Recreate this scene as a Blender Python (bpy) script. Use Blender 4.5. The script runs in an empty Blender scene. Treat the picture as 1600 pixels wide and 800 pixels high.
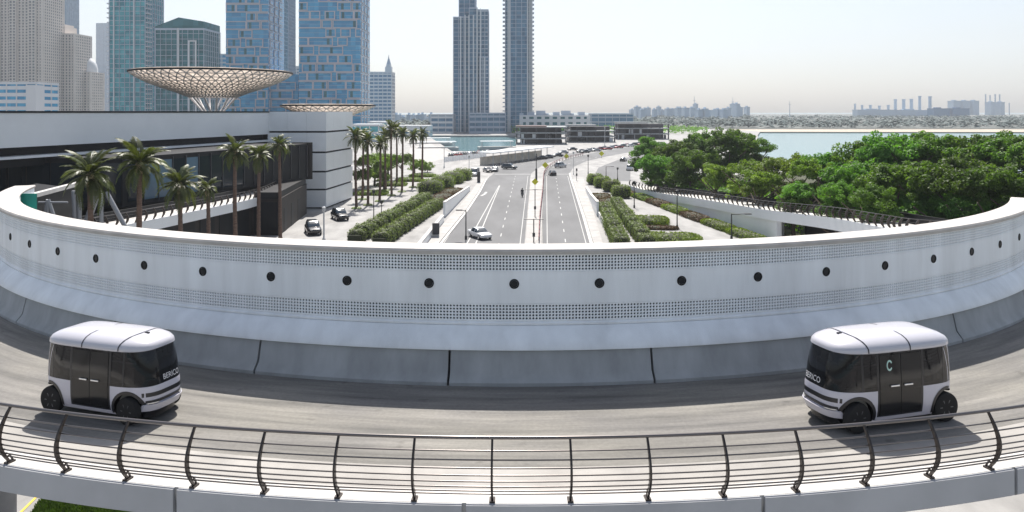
import bpy, bmesh, math, random
import numpy as np
from mathutils import Vector, Matrix

# ------------------------------------------------------------------ camera
F, HOR, HC = 1190.0, 175.0, 17.0          # focal length in px of the 1600 px frame, horizon row, camera height
HAZE = 0.00015                            # haze density per metre
scene = bpy.context.scene
cam_d = bpy.data.cameras.new("camera")
cam = bpy.data.objects.new("camera", cam_d)
scene.collection.objects.link(cam)
cam.location = (0, 0, HC)
cam.rotation_euler = (math.radians(90), 0, 0)
cam_d.sensor_width = 36.0
cam_d.lens = 36.0 * F / 1600.0
cam_d.shift_y = -(400.0 - HOR) / 1600.0
cam_d.clip_end = 30000
cam_d.clip_start = 0.2
scene.camera = cam

# ------------------------------------------------------------------ sky, sun, exposure
SUN_EL, SUN_AZ = 57.0, 3.0                # degrees; azimuth 0 = straight ahead (+Y), positive to the left
world = bpy.data.worlds.new("World")
scene.world = world
world.use_nodes = True
wn = world.node_tree
bg = wn.nodes["Background"]
sky = wn.nodes.new("ShaderNodeTexSky")
sky.sky_type = 'NISHITA'
sky.sun_disc = False
sky.sun_elevation = math.radians(SUN_EL)
sky.sun_rotation = math.radians(-SUN_AZ)
sky.air_density = 0.95
sky.dust_density = 1.8
sky.ozone_density = 0.4
sky.altitude = 0
hs_ = wn.nodes.new('ShaderNodeHueSaturation')          # milky desert haze: a paler sky all round
hs_.inputs['Saturation'].default_value = 0.72
wn.links.new(sky.outputs[0], hs_.inputs['Color'])
wn.links.new(hs_.outputs[0], bg.inputs[0])
bg.inputs[1].default_value = 0.095
sun_d = bpy.data.lights.new("sun", 'SUN')
sun_d.energy = 5.0
sun_d.angle = math.radians(0.53)
sun_d.color = (1.0, 0.95, 0.88)
sun = bpy.data.objects.new("sun", sun_d)
scene.collection.objects.link(sun)
sun.rotation_euler = (math.radians(-(90 - SUN_EL)), 0, math.radians(SUN_AZ))
sun.location = (0, 60, 80)
scene.view_settings.view_transform = 'Standard'
scene.view_settings.look = 'None'
scene.view_settings.gamma = 1
scene.view_settings.exposure = 0.65
scene.render.engine = 'CYCLES'
cy = scene.cycles
cy.use_denoising = True
cy.max_bounces = 7
cy.diffuse_bounces = 3
cy.glossy_bounces = 3
cy.transmission_bounces = 4
cy.transparent_max_bounces = 12
cy.volume_bounces = 0
cy.caustics_reflective = False
cy.caustics_refractive = False

# ------------------------------------------------------------------ helpers
COL = scene.collection
rnd = random.Random(7)
rad = math.radians

def G(x, y, z=0.0):                       # photo pixel -> point on the level z
    Y = F * (HC - z) / (y - HOR)
    return Vector(((x - 800.0) / F * Y, Y, z))

def P(x, y, Y):                           # photo pixel at known depth
    return Vector(((x - 800.0) / F * Y, Y, HC - (y - HOR) * Y / F))

def PX(x, Y):
    return (x - 800.0) / F * Y

def PZ(y, Y):
    return HC - (y - HOR) * Y / F

class MB:
    def __init__(s):
        s.v = []; s.f = []; s.uv = None
    def add(s, vs, fs):
        o = len(s.v)
        s.v.extend([tuple(p) for p in vs])
        s.f.extend([tuple(i + o for i in f) for f in fs])
        return s
    def box(s, c, size, rz=0.0, rx=0.0, ry=0.0):
        hx, hy, hz = size[0] / 2, size[1] / 2, size[2] / 2
        vs = [(-hx, -hy, -hz), (hx, -hy, -hz), (hx, hy, -hz), (-hx, hy, -hz),
              (-hx, -hy, hz), (hx, -hy, hz), (hx, hy, hz), (-hx, hy, hz)]
        if rz or rx or ry:
            M = Matrix.Rotation(rz, 3, 'Z') @ Matrix.Rotation(ry, 3, 'Y') @ Matrix.Rotation(rx, 3, 'X')
            vs = [M @ Vector(p) for p in vs]
        vs = [(p[0] + c[0], p[1] + c[1], p[2] + c[2]) for p in vs]
        return s.add(vs, [(0, 3, 2, 1), (4, 5, 6, 7), (0, 1, 5, 4), (1, 2, 6, 5), (2, 3, 7, 6), (3, 0, 4, 7)])
    def bb(s, x0, x1, y0, y1, z0, z1):
        return s.box(((x0 + x1) / 2, (y0 + y1) / 2, (z0 + z1) / 2), (abs(x1 - x0), abs(y1 - y0), abs(z1 - z0)))
    def beam(s, p0, p1, w, h):
        p0, p1 = Vector(p0), Vector(p1)
        d = (p1 - p0)
        L = d.length
        d.normalize()
        up = Vector((0, 0, 1)) if abs(d.z) < 0.95 else Vector((0, 1, 0))
        a = d.cross(up).normalized(); b = a.cross(d).normalized()
        vs = []
        for q in (p0, p1):
            for (i, j) in ((-1, -1), (1, -1), (1, 1), (-1, 1)):
                vs.append(q + a * i * w / 2 + b * j * h / 2)
        return s.add(vs, [(3, 2, 1, 0), (4, 5, 6, 7), (0, 1, 5, 4), (1, 2, 6, 5), (2, 3, 7, 6), (3, 0, 4, 7)])
    def tube(s, pts, r, n=8, cap=True):
        pts = [Vector(p) for p in pts]
        m = len(pts)
        rr = r if isinstance(r, (list, tuple)) else [r] * m
        vs = []; ref = None
        for i, p in enumerate(pts):
            d = (pts[min(i + 1, m - 1)] - pts[max(i - 1, 0)]).normalized()
            if ref is None:
                ref = Vector((0, 0, 1)) if abs(d.z) < 0.9 else Vector((1, 0, 0))
            a = d.cross(ref)
            if a.length < 1e-4:
                a = d.cross(Vector((0.3, 1, 0.2)))
            a.normalize(); b = a.cross(d).normalized()
            for k in range(n):
                t = 2 * math.pi * k / n
                vs.append(p + (a * math.cos(t) + b * math.sin(t)) * rr[i])
        fs = []
        for i in range(m - 1):
            for k in range(n):
                k2 = (k + 1) % n
                fs.append((i * n + k, i * n + k2, (i + 1) * n + k2, (i + 1) * n + k))
        if cap:
            fs.append(tuple(range(n - 1, -1, -1)))
            fs.append(tuple((m - 1) * n + k for k in range(n)))
        return s.add(vs, fs)
    def prism(s, poly, z0, z1):
        n = len(poly)
        z0f = z0 if callable(z0) else (lambda i: z0)
        z1f = z1 if callable(z1) else (lambda i: z1)
        vs = [(p[0], p[1], z0f(i)) for i, p in enumerate(poly)] + [(p[0], p[1], z1f(i)) for i, p in enumerate(poly)]
        fs = [tuple(range(n - 1, -1, -1)), tuple(range(n, 2 * n))]
        for i in range(n):
            j = (i + 1) % n
            fs.append((i, j, n + j, n + i))
        return s.add(vs, fs)
    def loft(s, rings, cap0=True, cap1=True):
        n = len(rings[0])
        vs = [p for r in rings for p in r]
        fs = []
        for i in range(len(rings) - 1):
            for k in range(n):
                k2 = (k + 1) % n
                fs.append((i * n + k, i * n + k2, (i + 1) * n + k2, (i + 1) * n + k))
        if cap0: fs.append(tuple(range(n - 1, -1, -1)))
        if cap1: fs.append(tuple((len(rings) - 1) * n + k for k in range(n)))
        return s.add(vs, fs)
    def grid(s, rows, flip=False):
        n = len(rows[0])
        vs = [p for r in rows for p in r]
        fs = []
        for i in range(len(rows) - 1):
            for k in range(n - 1):
                q = (i * n + k, i * n + k + 1, (i + 1) * n + k + 1, (i + 1) * n + k)
                fs.append(q[::-1] if flip else q)
        return s.add(vs, fs)
    def lathe(s, prof, n=16, c=(0, 0, 0), axis='Z'):
        rings = []
        for (r, z) in prof:
            ring = []
            for k in range(n):
                t = 2 * math.pi * k / n
                if axis == 'Z': ring.append((c[0] + r * math.cos(t), c[1] + r * math.sin(t), c[2] + z))
                else: ring.append((c[0] + r * math.cos(t), c[1] + z, c[2] + r * math.sin(t)))
            rings.append(ring)
        return s.loft(rings, True, True)
    def mesh(s, name, smooth=None, recalc=True, bevel=0.0):
        me = bpy.data.meshes.new(name)
        me.from_pydata(s.v, [], s.f)
        if recalc or bevel:
            bm = bmesh.new(); bm.from_mesh(me)
            if bevel:
                bmesh.ops.remove_doubles(bm, verts=bm.verts, dist=1e-5)
                es = [e for e in bm.edges if len(e.link_faces) == 2 and e.calc_face_angle(0) > 0.6]
                bmesh.ops.bevel(bm, geom=es, offset=bevel, segments=2, affect='EDGES', profile=0.6)
            bmesh.ops.recalc_face_normals(bm, faces=bm.faces)
            bm.to_mesh(me); bm.free()
        if smooth is not None:
            me.polygons.foreach_set('use_smooth', [True] * len(me.polygons))
            me.set_sharp_from_angle(angle=rad(smooth))
        me.update()
        return me
    def build(s, name, mat, parent=None, smooth=None, loc=None, recalc=True, bevel=0.0):
        me = s.mesh(name, smooth, recalc, bevel)
        if mat: me.materials.append(mat)
        o = bpy.data.objects.new(name, me)
        COL.objects.link(o)
        if parent is not None: o.parent = parent
        if loc is not None: o.location = loc
        return o

def raw_mesh(name, V, Q, mat):            # numpy quads
    me = bpy.data.meshes.new(name)
    nv, nf = len(V), len(Q)
    me.vertices.add(nv); me.vertices.foreach_set('co', np.asarray(V, np.float32).ravel())
    k = Q.shape[1]
    me.loops.add(nf * k); me.loops.foreach_set('vertex_index', Q.astype(np.int32).ravel())
    me.polygons.add(nf); me.polygons.foreach_set('loop_start', np.arange(0, nf * k, k, dtype=np.int32))
    me.update(calc_edges=True)
    me.materials.append(mat)
    return me

def link(name, me, parent=None, loc=None, rz=0.0, sc=None):
    o = bpy.data.objects.new(name, me)
    COL.objects.link(o)
    if parent is not None: o.parent = parent
    if loc is not None: o.location = loc
    if rz: o.rotation_euler = (0, 0, rz)
    if sc is not None: o.scale = sc if isinstance(sc, (tuple, list)) else (sc, sc, sc)
    return o

def tag(o, label=None, cat=None, group=None, kind=None):
    if label: o['label'] = label
    if cat: o['category'] = cat
    if group: o['group'] = group
    if kind: o['kind'] = kind
    return o

def thing(name, label, cat, loc=(0, 0, 0), rz=0.0, group=None):
    o = bpy.data.objects.new(name, None)
    COL.objects.link(o)
    o.location = loc
    o.rotation_euler = (0, 0, rz)
    return tag(o, label, cat, group)

def stuff(o):
    o['kind'] = 'stuff'
    return o

def copy_tree(o, parent=None):
    c = o.copy(); COL.objects.link(c)
    if parent is not None: c.parent = parent
    for ch in list(o.children): copy_tree(ch, c)
    return c

# ------------------------------------------------------------------ materials
MATS = {}
def mat(name, col, rough=0.6, metal=0.0, var=0.0, scale=1.0, bump=0.0, bscale=None, col2=None, coat=0.0, spec=None,
        detail=5, coord='Object', stretch=None, trans=0.0, tint=(1.35, 1.45, 0.45), obvar=0.0, rvar=0.0):
    if name in MATS: return MATS[name]
    m = bpy.data.materials.new(name)
    m.use_nodes = True
    nt = m.node_tree; N = nt.nodes; L = nt.links
    b = N['Principled BSDF']
    b.inputs['Base Color'].default_value = (*col, 1)
    b.inputs['Roughness'].default_value = rough
    b.inputs['Metallic'].default_value = metal
    if coat: b.inputs['Coat Weight'].default_value = coat; b.inputs['Coat Roughness'].default_value = 0.08
    if spec is not None: b.inputs['Specular IOR Level'].default_value = spec
    src = None
    if var or bump or col2 or rvar:
        tc = N.new('ShaderNodeTexCoord'); mp = N.new('ShaderNodeMapping')
        L.new(tc.outputs[coord], mp.inputs[0])
        if stretch: mp.inputs['Scale'].default_value = stretch
        nz = N.new('ShaderNodeTexNoise')
        nz.inputs['Scale'].default_value = scale; nz.inputs['Detail'].default_value = detail
        nz.inputs['Roughness'].default_value = 0.6
        L.new(mp.outputs[0], nz.inputs['Vector'])
        if var or col2:
            rp = N.new('ShaderNodeValToRGB')
            c2 = col2 if col2 else tuple(max(0, c * (1 - var)) for c in col)
            c1 = col if col2 else tuple(min(1, c * (1 + var * 0.6)) for c in col)
            rp.color_ramp.elements[0].position = 0.32; rp.color_ramp.elements[1].position = 0.68
            rp.color_ramp.elements[0].color = (*c2, 1); rp.color_ramp.elements[1].color = (*c1, 1)
            L.new(nz.outputs['Fac'], rp.inputs[0]); src = rp.outputs[0]
        if rvar:
            mr = N.new('ShaderNodeMapRange')
            mr.inputs[3].default_value = max(0.02, rough - rvar); mr.inputs[4].default_value = min(1, rough + rvar)
            L.new(nz.outputs['Fac'], mr.inputs[0]); L.new(mr.outputs[0], b.inputs['Roughness'])
        if bump:
            nb = N.new('ShaderNodeTexNoise'); nb.inputs['Scale'].default_value = bscale or scale * 6; nb.inputs['Detail'].default_value = 4
            L.new(mp.outputs[0], nb.inputs['Vector'])
            bp = N.new('ShaderNodeBump'); bp.inputs['Strength'].default_value = min(1, bump); bp.inputs['Distance'].default_value = 0.03
            L.new(nb.outputs['Fac'], bp.inputs['Height']); L.new(bp.outputs[0], b.inputs['Normal'])
    if obvar:
        oi = N.new('ShaderNodeObjectInfo'); hs = N.new('ShaderNodeHueSaturation')
        mv = N.new('ShaderNodeMapRange'); mv.inputs[3].default_value = 1 - obvar; mv.inputs[4].default_value = 1 + obvar
        mh = N.new('ShaderNodeMapRange'); mh.inputs[3].default_value = 0.5 - obvar * 0.04; mh.inputs[4].default_value = 0.5 + obvar * 0.04
        L.new(oi.outputs['Random'], mv.inputs[0]); L.new(mv.outputs[0], hs.inputs['Value'])
        L.new(oi.outputs['Random'], mh.inputs[0]); L.new(mh.outputs[0], hs.inputs['Hue'])
        if src is not None: L.new(src, hs.inputs['Color'])
        else: hs.inputs['Color'].default_value = (*col, 1)
        src = hs.outputs[0]
    if src is not None: L.new(src, b.inputs['Base Color'])
    if trans:                              # leaves: light also shines through
        tr = N.new('ShaderNodeBsdfTranslucent'); mx = N.new('ShaderNodeMixShader'); mx.inputs[0].default_value = trans
        if src is not None:
            br = N.new('ShaderNodeMixRGB'); br.blend_type = 'MULTIPLY'; br.inputs[0].default_value = 1
            br.inputs[2].default_value = (*tint, 1); L.new(src, br.inputs[1]); L.new(br.outputs[0], tr.inputs[0])
        else: tr.inputs[0].default_value = (*[min(1, c * 1.4) for c in col], 1)
        L.new(b.outputs[0], mx.inputs[1]); L.new(tr.outputs[0], mx.inputs[2])
        L.new(mx.outputs[0], N['Material Output'].inputs[0])
    MATS[name] = m
    return m

M_white_wall = mat('painted_white_wall', (0.83, 0.865, 0.9), 0.5, var=0.13, scale=1.1, bump=0.03, bscale=3, rvar=0.1, stretch=(1, 1, 0.13), detail=8)
M_cap = mat('pale_concrete_cap', (0.47, 0.445, 0.42), 0.7, var=0.14, scale=1.3, bump=0.15, bscale=18)
M_perf_back = mat('perforation_backing', (0.05, 0.06, 0.075), 0.8)
M_barrier = mat('grey_concrete_barrier', (0.38, 0.395, 0.4), 0.75, var=0.2, scale=1.2, stretch=(1, 1, 0.3), detail=8, bump=0.1, bscale=14)
M_lightring = mat('light_bezel', (0.008, 0.008, 0.01), 0.6, spec=0.2)
M_lens = mat('light_lens', (0.012, 0.014, 0.018), 0.4, spec=0.25)
M_fascia = mat('grey_fascia_concrete', (0.44, 0.445, 0.46), 0.6, var=0.1, scale=0.6, bump=0.08, bscale=9)
M_kerb = mat('white_kerb_concrete', (0.52, 0.505, 0.485), 0.7, var=0.12, scale=1.5, bump=0.1, bscale=12)
M_shoulder = mat('pale_shoulder_concrete', (0.33, 0.315, 0.295), 0.8, var=0.18, scale=0.8, bump=0.2, bscale=20)
M_steel = mat('dark_bronze_steel', (0.06, 0.05, 0.045), 0.32, metal=0.55, var=0.2, scale=4)
M_rail = mat('brushed_rail_steel', (0.17, 0.155, 0.15), 0.28, metal=0.8)
M_pave = mat('pale_paving', (0.29, 0.285, 0.28), 0.8, var=0.3, scale=0.35, bump=0.15, bscale=4, stretch=(1, 0.4, 1), detail=8)
M_walk = mat('light_sidewalk', (0.36, 0.35, 0.34), 0.8, var=0.2, scale=0.5, detail=8)
M_road = mat('sunbleached_asphalt', (0.135, 0.137, 0.142), 0.85, var=0.22, scale=0.16, bump=0.1, bscale=8, stretch=(1, 0.25, 1))
M_paint = mat('white_road_paint', (0.45, 0.45, 0.44), 0.7, var=0.15, scale=2)
M_yellow = mat('yellow_road_paint', (0.7, 0.48, 0.06), 0.7)
M_darkclad = mat('dark_cladding', (0.013, 0.0135, 0.016), 0.55, spec=0.2, var=0.3, scale=0.3)
M_brownclad = mat('dark_brown_cladding', (0.03, 0.025, 0.024), 0.6, spec=0.2, var=0.25, scale=0.5)
M_panel = mat('white_metal_cladding', (0.82, 0.84, 0.85), 0.42, var=0.05, scale=0.2, rvar=0.08)
M_coping = mat('dark_coping', (0.016, 0.017, 0.02), 0.6, spec=0.2)
M_glass = mat('dark_blue_glass', (0.012, 0.02, 0.028), 0.08, spec=0.35)
M_black = mat('black_rubber', (0.008, 0.008, 0.009), 0.85)
M_gunmetal = mat('gunmetal_rim', (0.1, 0.1, 0.11), 0.35, metal=0.6)
M_trunk = mat('bark', (0.12, 0.09, 0.065), 0.9, var=0.4, scale=3, bump=0.5, bscale=10)
M_palmtrunk = mat('palm_trunk', (0.15, 0.095, 0.07), 0.9, var=0.45, scale=3, bump=0.6, bscale=8, stretch=(1, 1, 4))
M_leaf = mat('broadleaf_foliage', (0.15, 0.27, 0.038), 0.6, col2=(0.06, 0.13, 0.022), scale=0.3, trans=0.45, obvar=0.42)
M_leaf_y = mat('yellow_green_foliage', (0.21, 0.3, 0.035), 0.55, col2=(0.1, 0.17, 0.022), scale=0.4, trans=0.42, obvar=0.2)
M_palm = mat('palm_frond', (0.1, 0.12, 0.035), 0.45, col2=(0.045, 0.06, 0.018), scale=0.8, trans=0.3, obvar=0.2)
M_hedge = mat('clipped_hedge', (0.19, 0.25, 0.06), 0.6, col2=(0.1, 0.14, 0.035), scale=0.9, trans=0.3, obvar=0.15)
M_hedge_b = mat('bright_hedge', (0.19, 0.26, 0.03), 0.6, col2=(0.11, 0.16, 0.02), scale=0.8, trans=0.3, obvar=0.15)
M_hedge_r = mat('brown_hedge', (0.16, 0.09, 0.045), 0.7, col2=(0.08, 0.06, 0.03), scale=1.2, trans=0.15, obvar=0.2)
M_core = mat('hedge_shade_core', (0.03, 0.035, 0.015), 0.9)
# ================================================================== the setting: ground, sea, roads
def poly_sheet(name, polys, z, m, skirt=0.0):
    bm = bmesh.new(); cache = {}
    def vert(p):
        k = (round(p[0], 3), round(p[1], 3))
        if k not in cache: cache[k] = bm.verts.new((p[0], p[1], p[2] if len(p) > 2 else z))
        return cache[k]
    for poly in polys:
        bm.faces.new([vert(p) for p in poly])
    if skirt:
        for e in [e for e in bm.edges if e.is_boundary]:
            a, b = e.verts
            bm.faces.new([a, b, bm.verts.new((b.co.x, b.co.y, b.co.z - skirt)), bm.verts.new((a.co.x, a.co.y, a.co.z - skirt))])
    bmesh.ops.triangulate(bm, faces=bm.faces)
    bmesh.ops.recalc_face_normals(bm, faces=bm.faces)
    me = bpy.data.meshes.new(name); bm.to_mesh(me); bm.free()
    me.materials.append(m)
    o = bpy.data.objects.new(name, me); COL.objects.link(o)
    return o

def structure(o):
    o['kind'] = 'structure'
    return o

gl = [(-900, -80), (260, -80), (260, 70), (120, 175), (84, 250), (104, 330)]
inl = [(-38, 330), (-56, 519), (-60, 552)]          # left bank of the inlet
inr = [(3, 552), (2, 382), (-8, 350)]               # right bank
structure(poly_sheet('ground', [
    gl + [(-8, 330), (-26, 330), (-38, 330), (-900, 330)],
    [(-900, 330), (-38, 330), (-26, 330), (-56, 519), (-60, 552), (-900, 552)],
    [(-8, 330), (104, 330), (168, 520), (178, 552), (3, 552), (2, 382)],
    [(-900, 552), (-60, 552), (3, 552), (178, 552), (215, 660), (215, 760), (-900, 760)],
], 0.0, M_pave, 3.0))

m = mat('sea_water', (0.1, 0.2, 0.22), 0.18, spec=0.6)
nt = m.node_tree; N = nt.nodes; L = nt.links
tc = N.new('ShaderNodeTexCoord'); mp = N.new('ShaderNodeMapping'); mp.inputs['Scale'].default_value = (0.12, 0.3, 1)
nz = N.new('ShaderNodeTexNoise'); nz.inputs['Scale'].default_value = 1.0; nz.inputs['Detail'].default_value = 4
bp = N.new('ShaderNodeBump'); bp.inputs['Strength'].default_value = 0.5; bp.inputs['Distance'].default_value = 0.35
L.new(tc.outputs['Object'], mp.inputs[0]); L.new(mp.outputs[0], nz.inputs[0]); L.new(nz.outputs[0], bp.inputs['Height'])
L.new(bp.outputs[0], N['Principled BSDF'].inputs['Normal'])
structure(poly_sheet('sea', [[(-12000, -300), (12000, -300), (12000, 16000), (-12000, 16000)]], -1.2, m))

M_sand = mat('pale_sand', (0.42, 0.37, 0.3), 0.9, var=0.15, scale=0.02)
M_farland = mat('far_scrub_land', (0.11, 0.125, 0.12), 0.95, var=0.5, scale=0.012, col2=(0.16, 0.165, 0.15))
structure(poly_sheet('beach', [[(215, 660), (420, 655), (900, 640), (2600, 560), (2600, 780), (215, 780)]], -0.2, M_sand, 2.0))
# far land: a low swell behind the beach
mb = MB(); rows = []
for j, Y in enumerate((764, 820, 1000, 1300, 1800, 2600, 4200)):
    zz = (0.3, 2.0, 4.5, 6.5, 8.0, 9.0, 8.0)[j]
    row = []
    for i in range(41):
        X = -2200 + i * 150
        row.append((X, Y + (0 if j == 0 else 20 * math.sin(i * 1.7 + j)), zz * (0.75 + 0.35 * math.sin(i * 0.9 + j * 1.3)) if j else zz))
    rows.append(row)
mb.grid(rows)
structure(mb.build('far_shore', M_farland, smooth=60))

def ribbon(name, left, right, z, m):
    L_ = [(p.x, p.y) for p in left]; R_ = [(p.x, p.y) for p in right]
    polys = [[L_[i], R_[i], R_[i + 1], L_[i + 1]] for i in range(len(L_) - 1)]
    return structure(poly_sheet(name, polys, z, m))

# carriageways: pixel rows on the ground, continued towards the camera and under the ramp
l_edge = [G(694, 375), G(730, 330), G(750, 300), G(760, 280), G(772, 271)]
lm_edge = [G(820, 375), G(824, 330), G(827, 300), G(828, 280), G(830, 271)]
near = lambda a, b, Y: a + (a - b) * ((a.y - Y) / (b.y - a.y))
l0, lm0 = near(l_edge[0], l_edge[2], 20), near(lm_edge[0], lm_edge[2], 20)
ribbon('road', [l0] + l_edge, [lm0] + lm_edge, 0.012, M_road)
r_l = [G(848, 375), G(847, 340), G(849, 300), G(850, 280), G(852, 271), G(864, 257), G(890, 247), G(930, 238), G(985, 229), G(1040, 223)]
r_r = [G(922, 375), G(912, 340), G(899, 300), G(892, 280), G(890, 271), G(896, 261), G(916, 252), G(950, 244), G(1000, 235), G(1060, 227)]
rl0, rr0 = near(r_l[0], r_l[2], 20), near(r_r[0], r_r[2], 20)
ribbon('road', [rl0] + r_l, [rr0] + r_r, 0.012, M_road)
# left carriageway carried on through the junction and round the bend
j_l = [G(772, 271), G(775, 262), G(800, 254), G(860, 244.5), G(905, 237), G(980, 226.5), G(1035, 221)]
j_r = [G(830, 271), G(842, 262), G(852, 256), G(880, 247), G(924, 238), G(983, 228.7), G(1038, 222.6)]
ribbon('road', j_l, j_r, 0.012, M_road)
# side street behind the hedges on the right and the service street by the left-hand building
ribbon('road', [G(924, 283), G(935, 262), G(965, 250), G(1005, 240)], [G(985, 283), G(985, 266), G(995, 256), G(1015, 245)], 0.008, M_road)
# raised kerbs beside the carriageways
def kerb(name, pts, w, h, m=None):
    mb = MB()
    for a, b in zip(pts, pts[1:]):
        d = (b - a).normalized(); n = Vector((d.y, -d.x, 0)) * w / 2
        vs = [a - n, a + n, b + n, b - n]
        mb.add([(p.x, p.y, 0.0) for p in vs] + [(p.x, p.y, h) for p in vs], [(4, 5, 6, 7), (0, 1, 5, 4), (2, 3, 7, 6), (1, 2, 6, 5), (3, 0, 4, 7)])
    return structure(mb.build(name, m or M_kerb))
kerb('kerb', [l0] + l_edge[:4], 0.35, 0.14)
kerb('kerb', [rr0] + r_r[:5], 0.4, 0.14)
def strip(name, a_pts, b_pts, h, m):
    mb = MB()
    for i in range(len(a_pts) - 1):
        q = [a_pts[i], b_pts[i], b_pts[i + 1], a_pts[i + 1]]
        mb.add([(p.x, p.y, 0.0) for p in q] + [(p.x, p.y, h) for p in q], [(4, 5, 6, 7), (0, 1, 5, 4), (2, 3, 7, 6), (1, 2, 6, 5), (3, 0, 4, 7)])
    return structure(mb.build(name, m))
off = lambda pts, d: [p + Vector((d, 0, 0)) for p in pts]
strip('median', off([lm0] + lm_edge[:4], 0.15), off([rl0, r_l[0], r_l[2] + Vector((0, 0, 0)), r_l[2] + (r_l[3] - r_l[2]) * 0.5, r_l[3]], -0.15), 0.13, M_walk)
strip('pavement', [rr0 + Vector((0.3, 0, 0))] + off(r_r[:4], 0.3), [near(G(940, 375), G(915, 283), 20), G(940, 375), G(930, 340), G(918, 300), G(912, 280)], 0.12, M_walk)
strip('pavement', [near(G(668, 375), G(742, 283), 20), G(668, 375), G(712, 330), G(736, 300), G(750, 280)], [l0 - Vector((0.3, 0, 0))] + off(l_edge[:4], -0.3), 0.12, M_walk)

def dash(pts, w=0.16, z=0.018, m=None, name='lane_marking'):
    mb = MB()
    for a, b in pts:
        d = (b - a).normalized(); n = Vector((d.y, -d.x, 0)) * w / 2
        vs = [a - n, a + n, b + n, b - n]
        mb.add([(p.x, p.y, z) for p in vs], [(0, 1, 2, 3)])
    return structure(mb.build(name, m or M_paint, recalc=False))
def dashes(a, b, on, gap):
    out = []; d = (b - a); Ln = d.length; d.normalize(); s = 0
    while s < Ln - on:
        out.append((a + d * s, a + d * (s + on))); s += on + gap
    return out
dash([(near(G(744, 355), G(780, 290), 40), G(780, 290)), (near(G(754, 355), G(781, 290), 40), G(781, 290))], 0.15)
dash(dashes(near(G(784, 372), G(797, 320), 40), G(806, 272), 2.5, 5.5), 0.13)
dash(dashes(near(G(882, 372), G(873, 312), 40), G(868, 272), 2.5, 6), 0.13)
dash([(G(773, 272.2), G(829, 272.2))], 0.9); dash([(G(853, 272.2), G(889, 272.2))], 0.7)
dash([(near(G(814, 375), G(823, 300), 40), G(825, 275))], 0.1); dash([(near(G(854, 375), G(853, 300), 40), G(854, 275))], 0.1)
dash([(near(G(916, 375), G(896, 300), 40), G(887, 275))], 0.1); dash([(near(G(701, 375), G(753, 300), 40), G(764, 276))], 0.1)
dash([(G(752, 306), G(757, 303.5)), (G(757, 303.5), G(760, 300))], 0.5)
dash(dashes(G(862, 262), G(955, 240.5), 3, 6), 0.2); dash(dashes(G(815, 257), G(945, 234.6), 3, 6), 0.2)
# yellow line and lawn glimpsed below the ramp, lower left
dash([(G(18, 815), G(64, 770))], 0.12, 0.02, M_yellow)
m_grass = mat('lawn_grass', (0.07, 0.12, 0.025), 0.8, var=0.4, scale=2.0, trans=0.2)
gp = [G(66, 778), G(40, 815), G(330, 830), G(330, 775)]
structure(poly_sheet('lawn', [[(p.x, p.y) for p in gp]], 0.02, m_grass))
rg = np.random.default_rng(3)
n = 9000
u, v = rg.random(n), rg.random(n)
A, B, C_, D = [np.array(p) for p in gp]
base = (A[None] * (1 - u[:, None]) + D[None] * u[:, None]) * (1 - v[:, None]) + (B[None] * (1 - u[:, None]) + C_[None] * u[:, None]) * v[:, None]
ang = rg.random(n) * 6.28; h = 0.08 + 0.1 * rg.random(n)
dx = np.stack([np.cos(ang), np.sin(ang), 0 * ang], 1) * 0.03
up = np.stack([0.05 * np.cos(ang * 3), 0.05 * np.sin(ang * 3), h], 1)
base[:, 2] = 0.02
V = np.concatenate([base - dx, base + dx, base + up + dx * 0.3, base + up - dx * 0.3], 1).reshape(-1, 3)
tag(link('grass', raw_mesh('grass', V, np.arange(4 * n).reshape(n, 4), m_grass)), 'short green lawn grass glimpsed under the curved ramp edge', 'grass', kind='stuff')

# ================================================================== the curved ramp
RC = Vector((0.14, 55.2, 0)); ZD = 8.6
def RP(r, t, z=0.0):
    return (RC.x + r * math.sin(t), RC.y - r * math.cos(t), ZD + z)

def ring_mesh(name, prof, t0, t1, dt, closed, m, parent=None, smooth=35, caps=True, uv=False):
    n = max(1, int(round((t1 - t0) / dt))) + 1
    ts = [t0 + (t1 - t0) * i / (n - 1) for i in range(n)]
    k = len(prof)
    V = [RP(r, t, z) for t in ts for (r, z) in prof]
    fs = []
    kk = k if closed else k - 1
    for i in range(n - 1):
        for j in range(kk):
            j2 = (j + 1) % k
            fs.append((i * k + j, (i + 1) * k + j, (i + 1) * k + j2, i * k + j2))
    if closed and caps:
        fs.append(tuple(range(k))); fs.append(tuple((n - 1) * k + j for j in range(k - 1, -1, -1)))
    mb = MB(); mb.add(V, fs)
    me = mb.mesh(name, smooth, recalc=closed)
    if uv:
        ul = me.uv_layers.new(name='UVMap')
        co = np.empty(len(me.loops), np.int32); me.loops.foreach_get('vertex_index', co)
        U = np.array([[t * 36.0, prof[j][0]] for t in ts for j in range(k)], np.float32)
        ul.data.foreach_set('uv', U[co].ravel())
    me.materials.append(m)
    o = bpy.data.objects.new(name, me); COL.objects.link(o)
    if parent is not None: o.parent = parent
    return o

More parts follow.
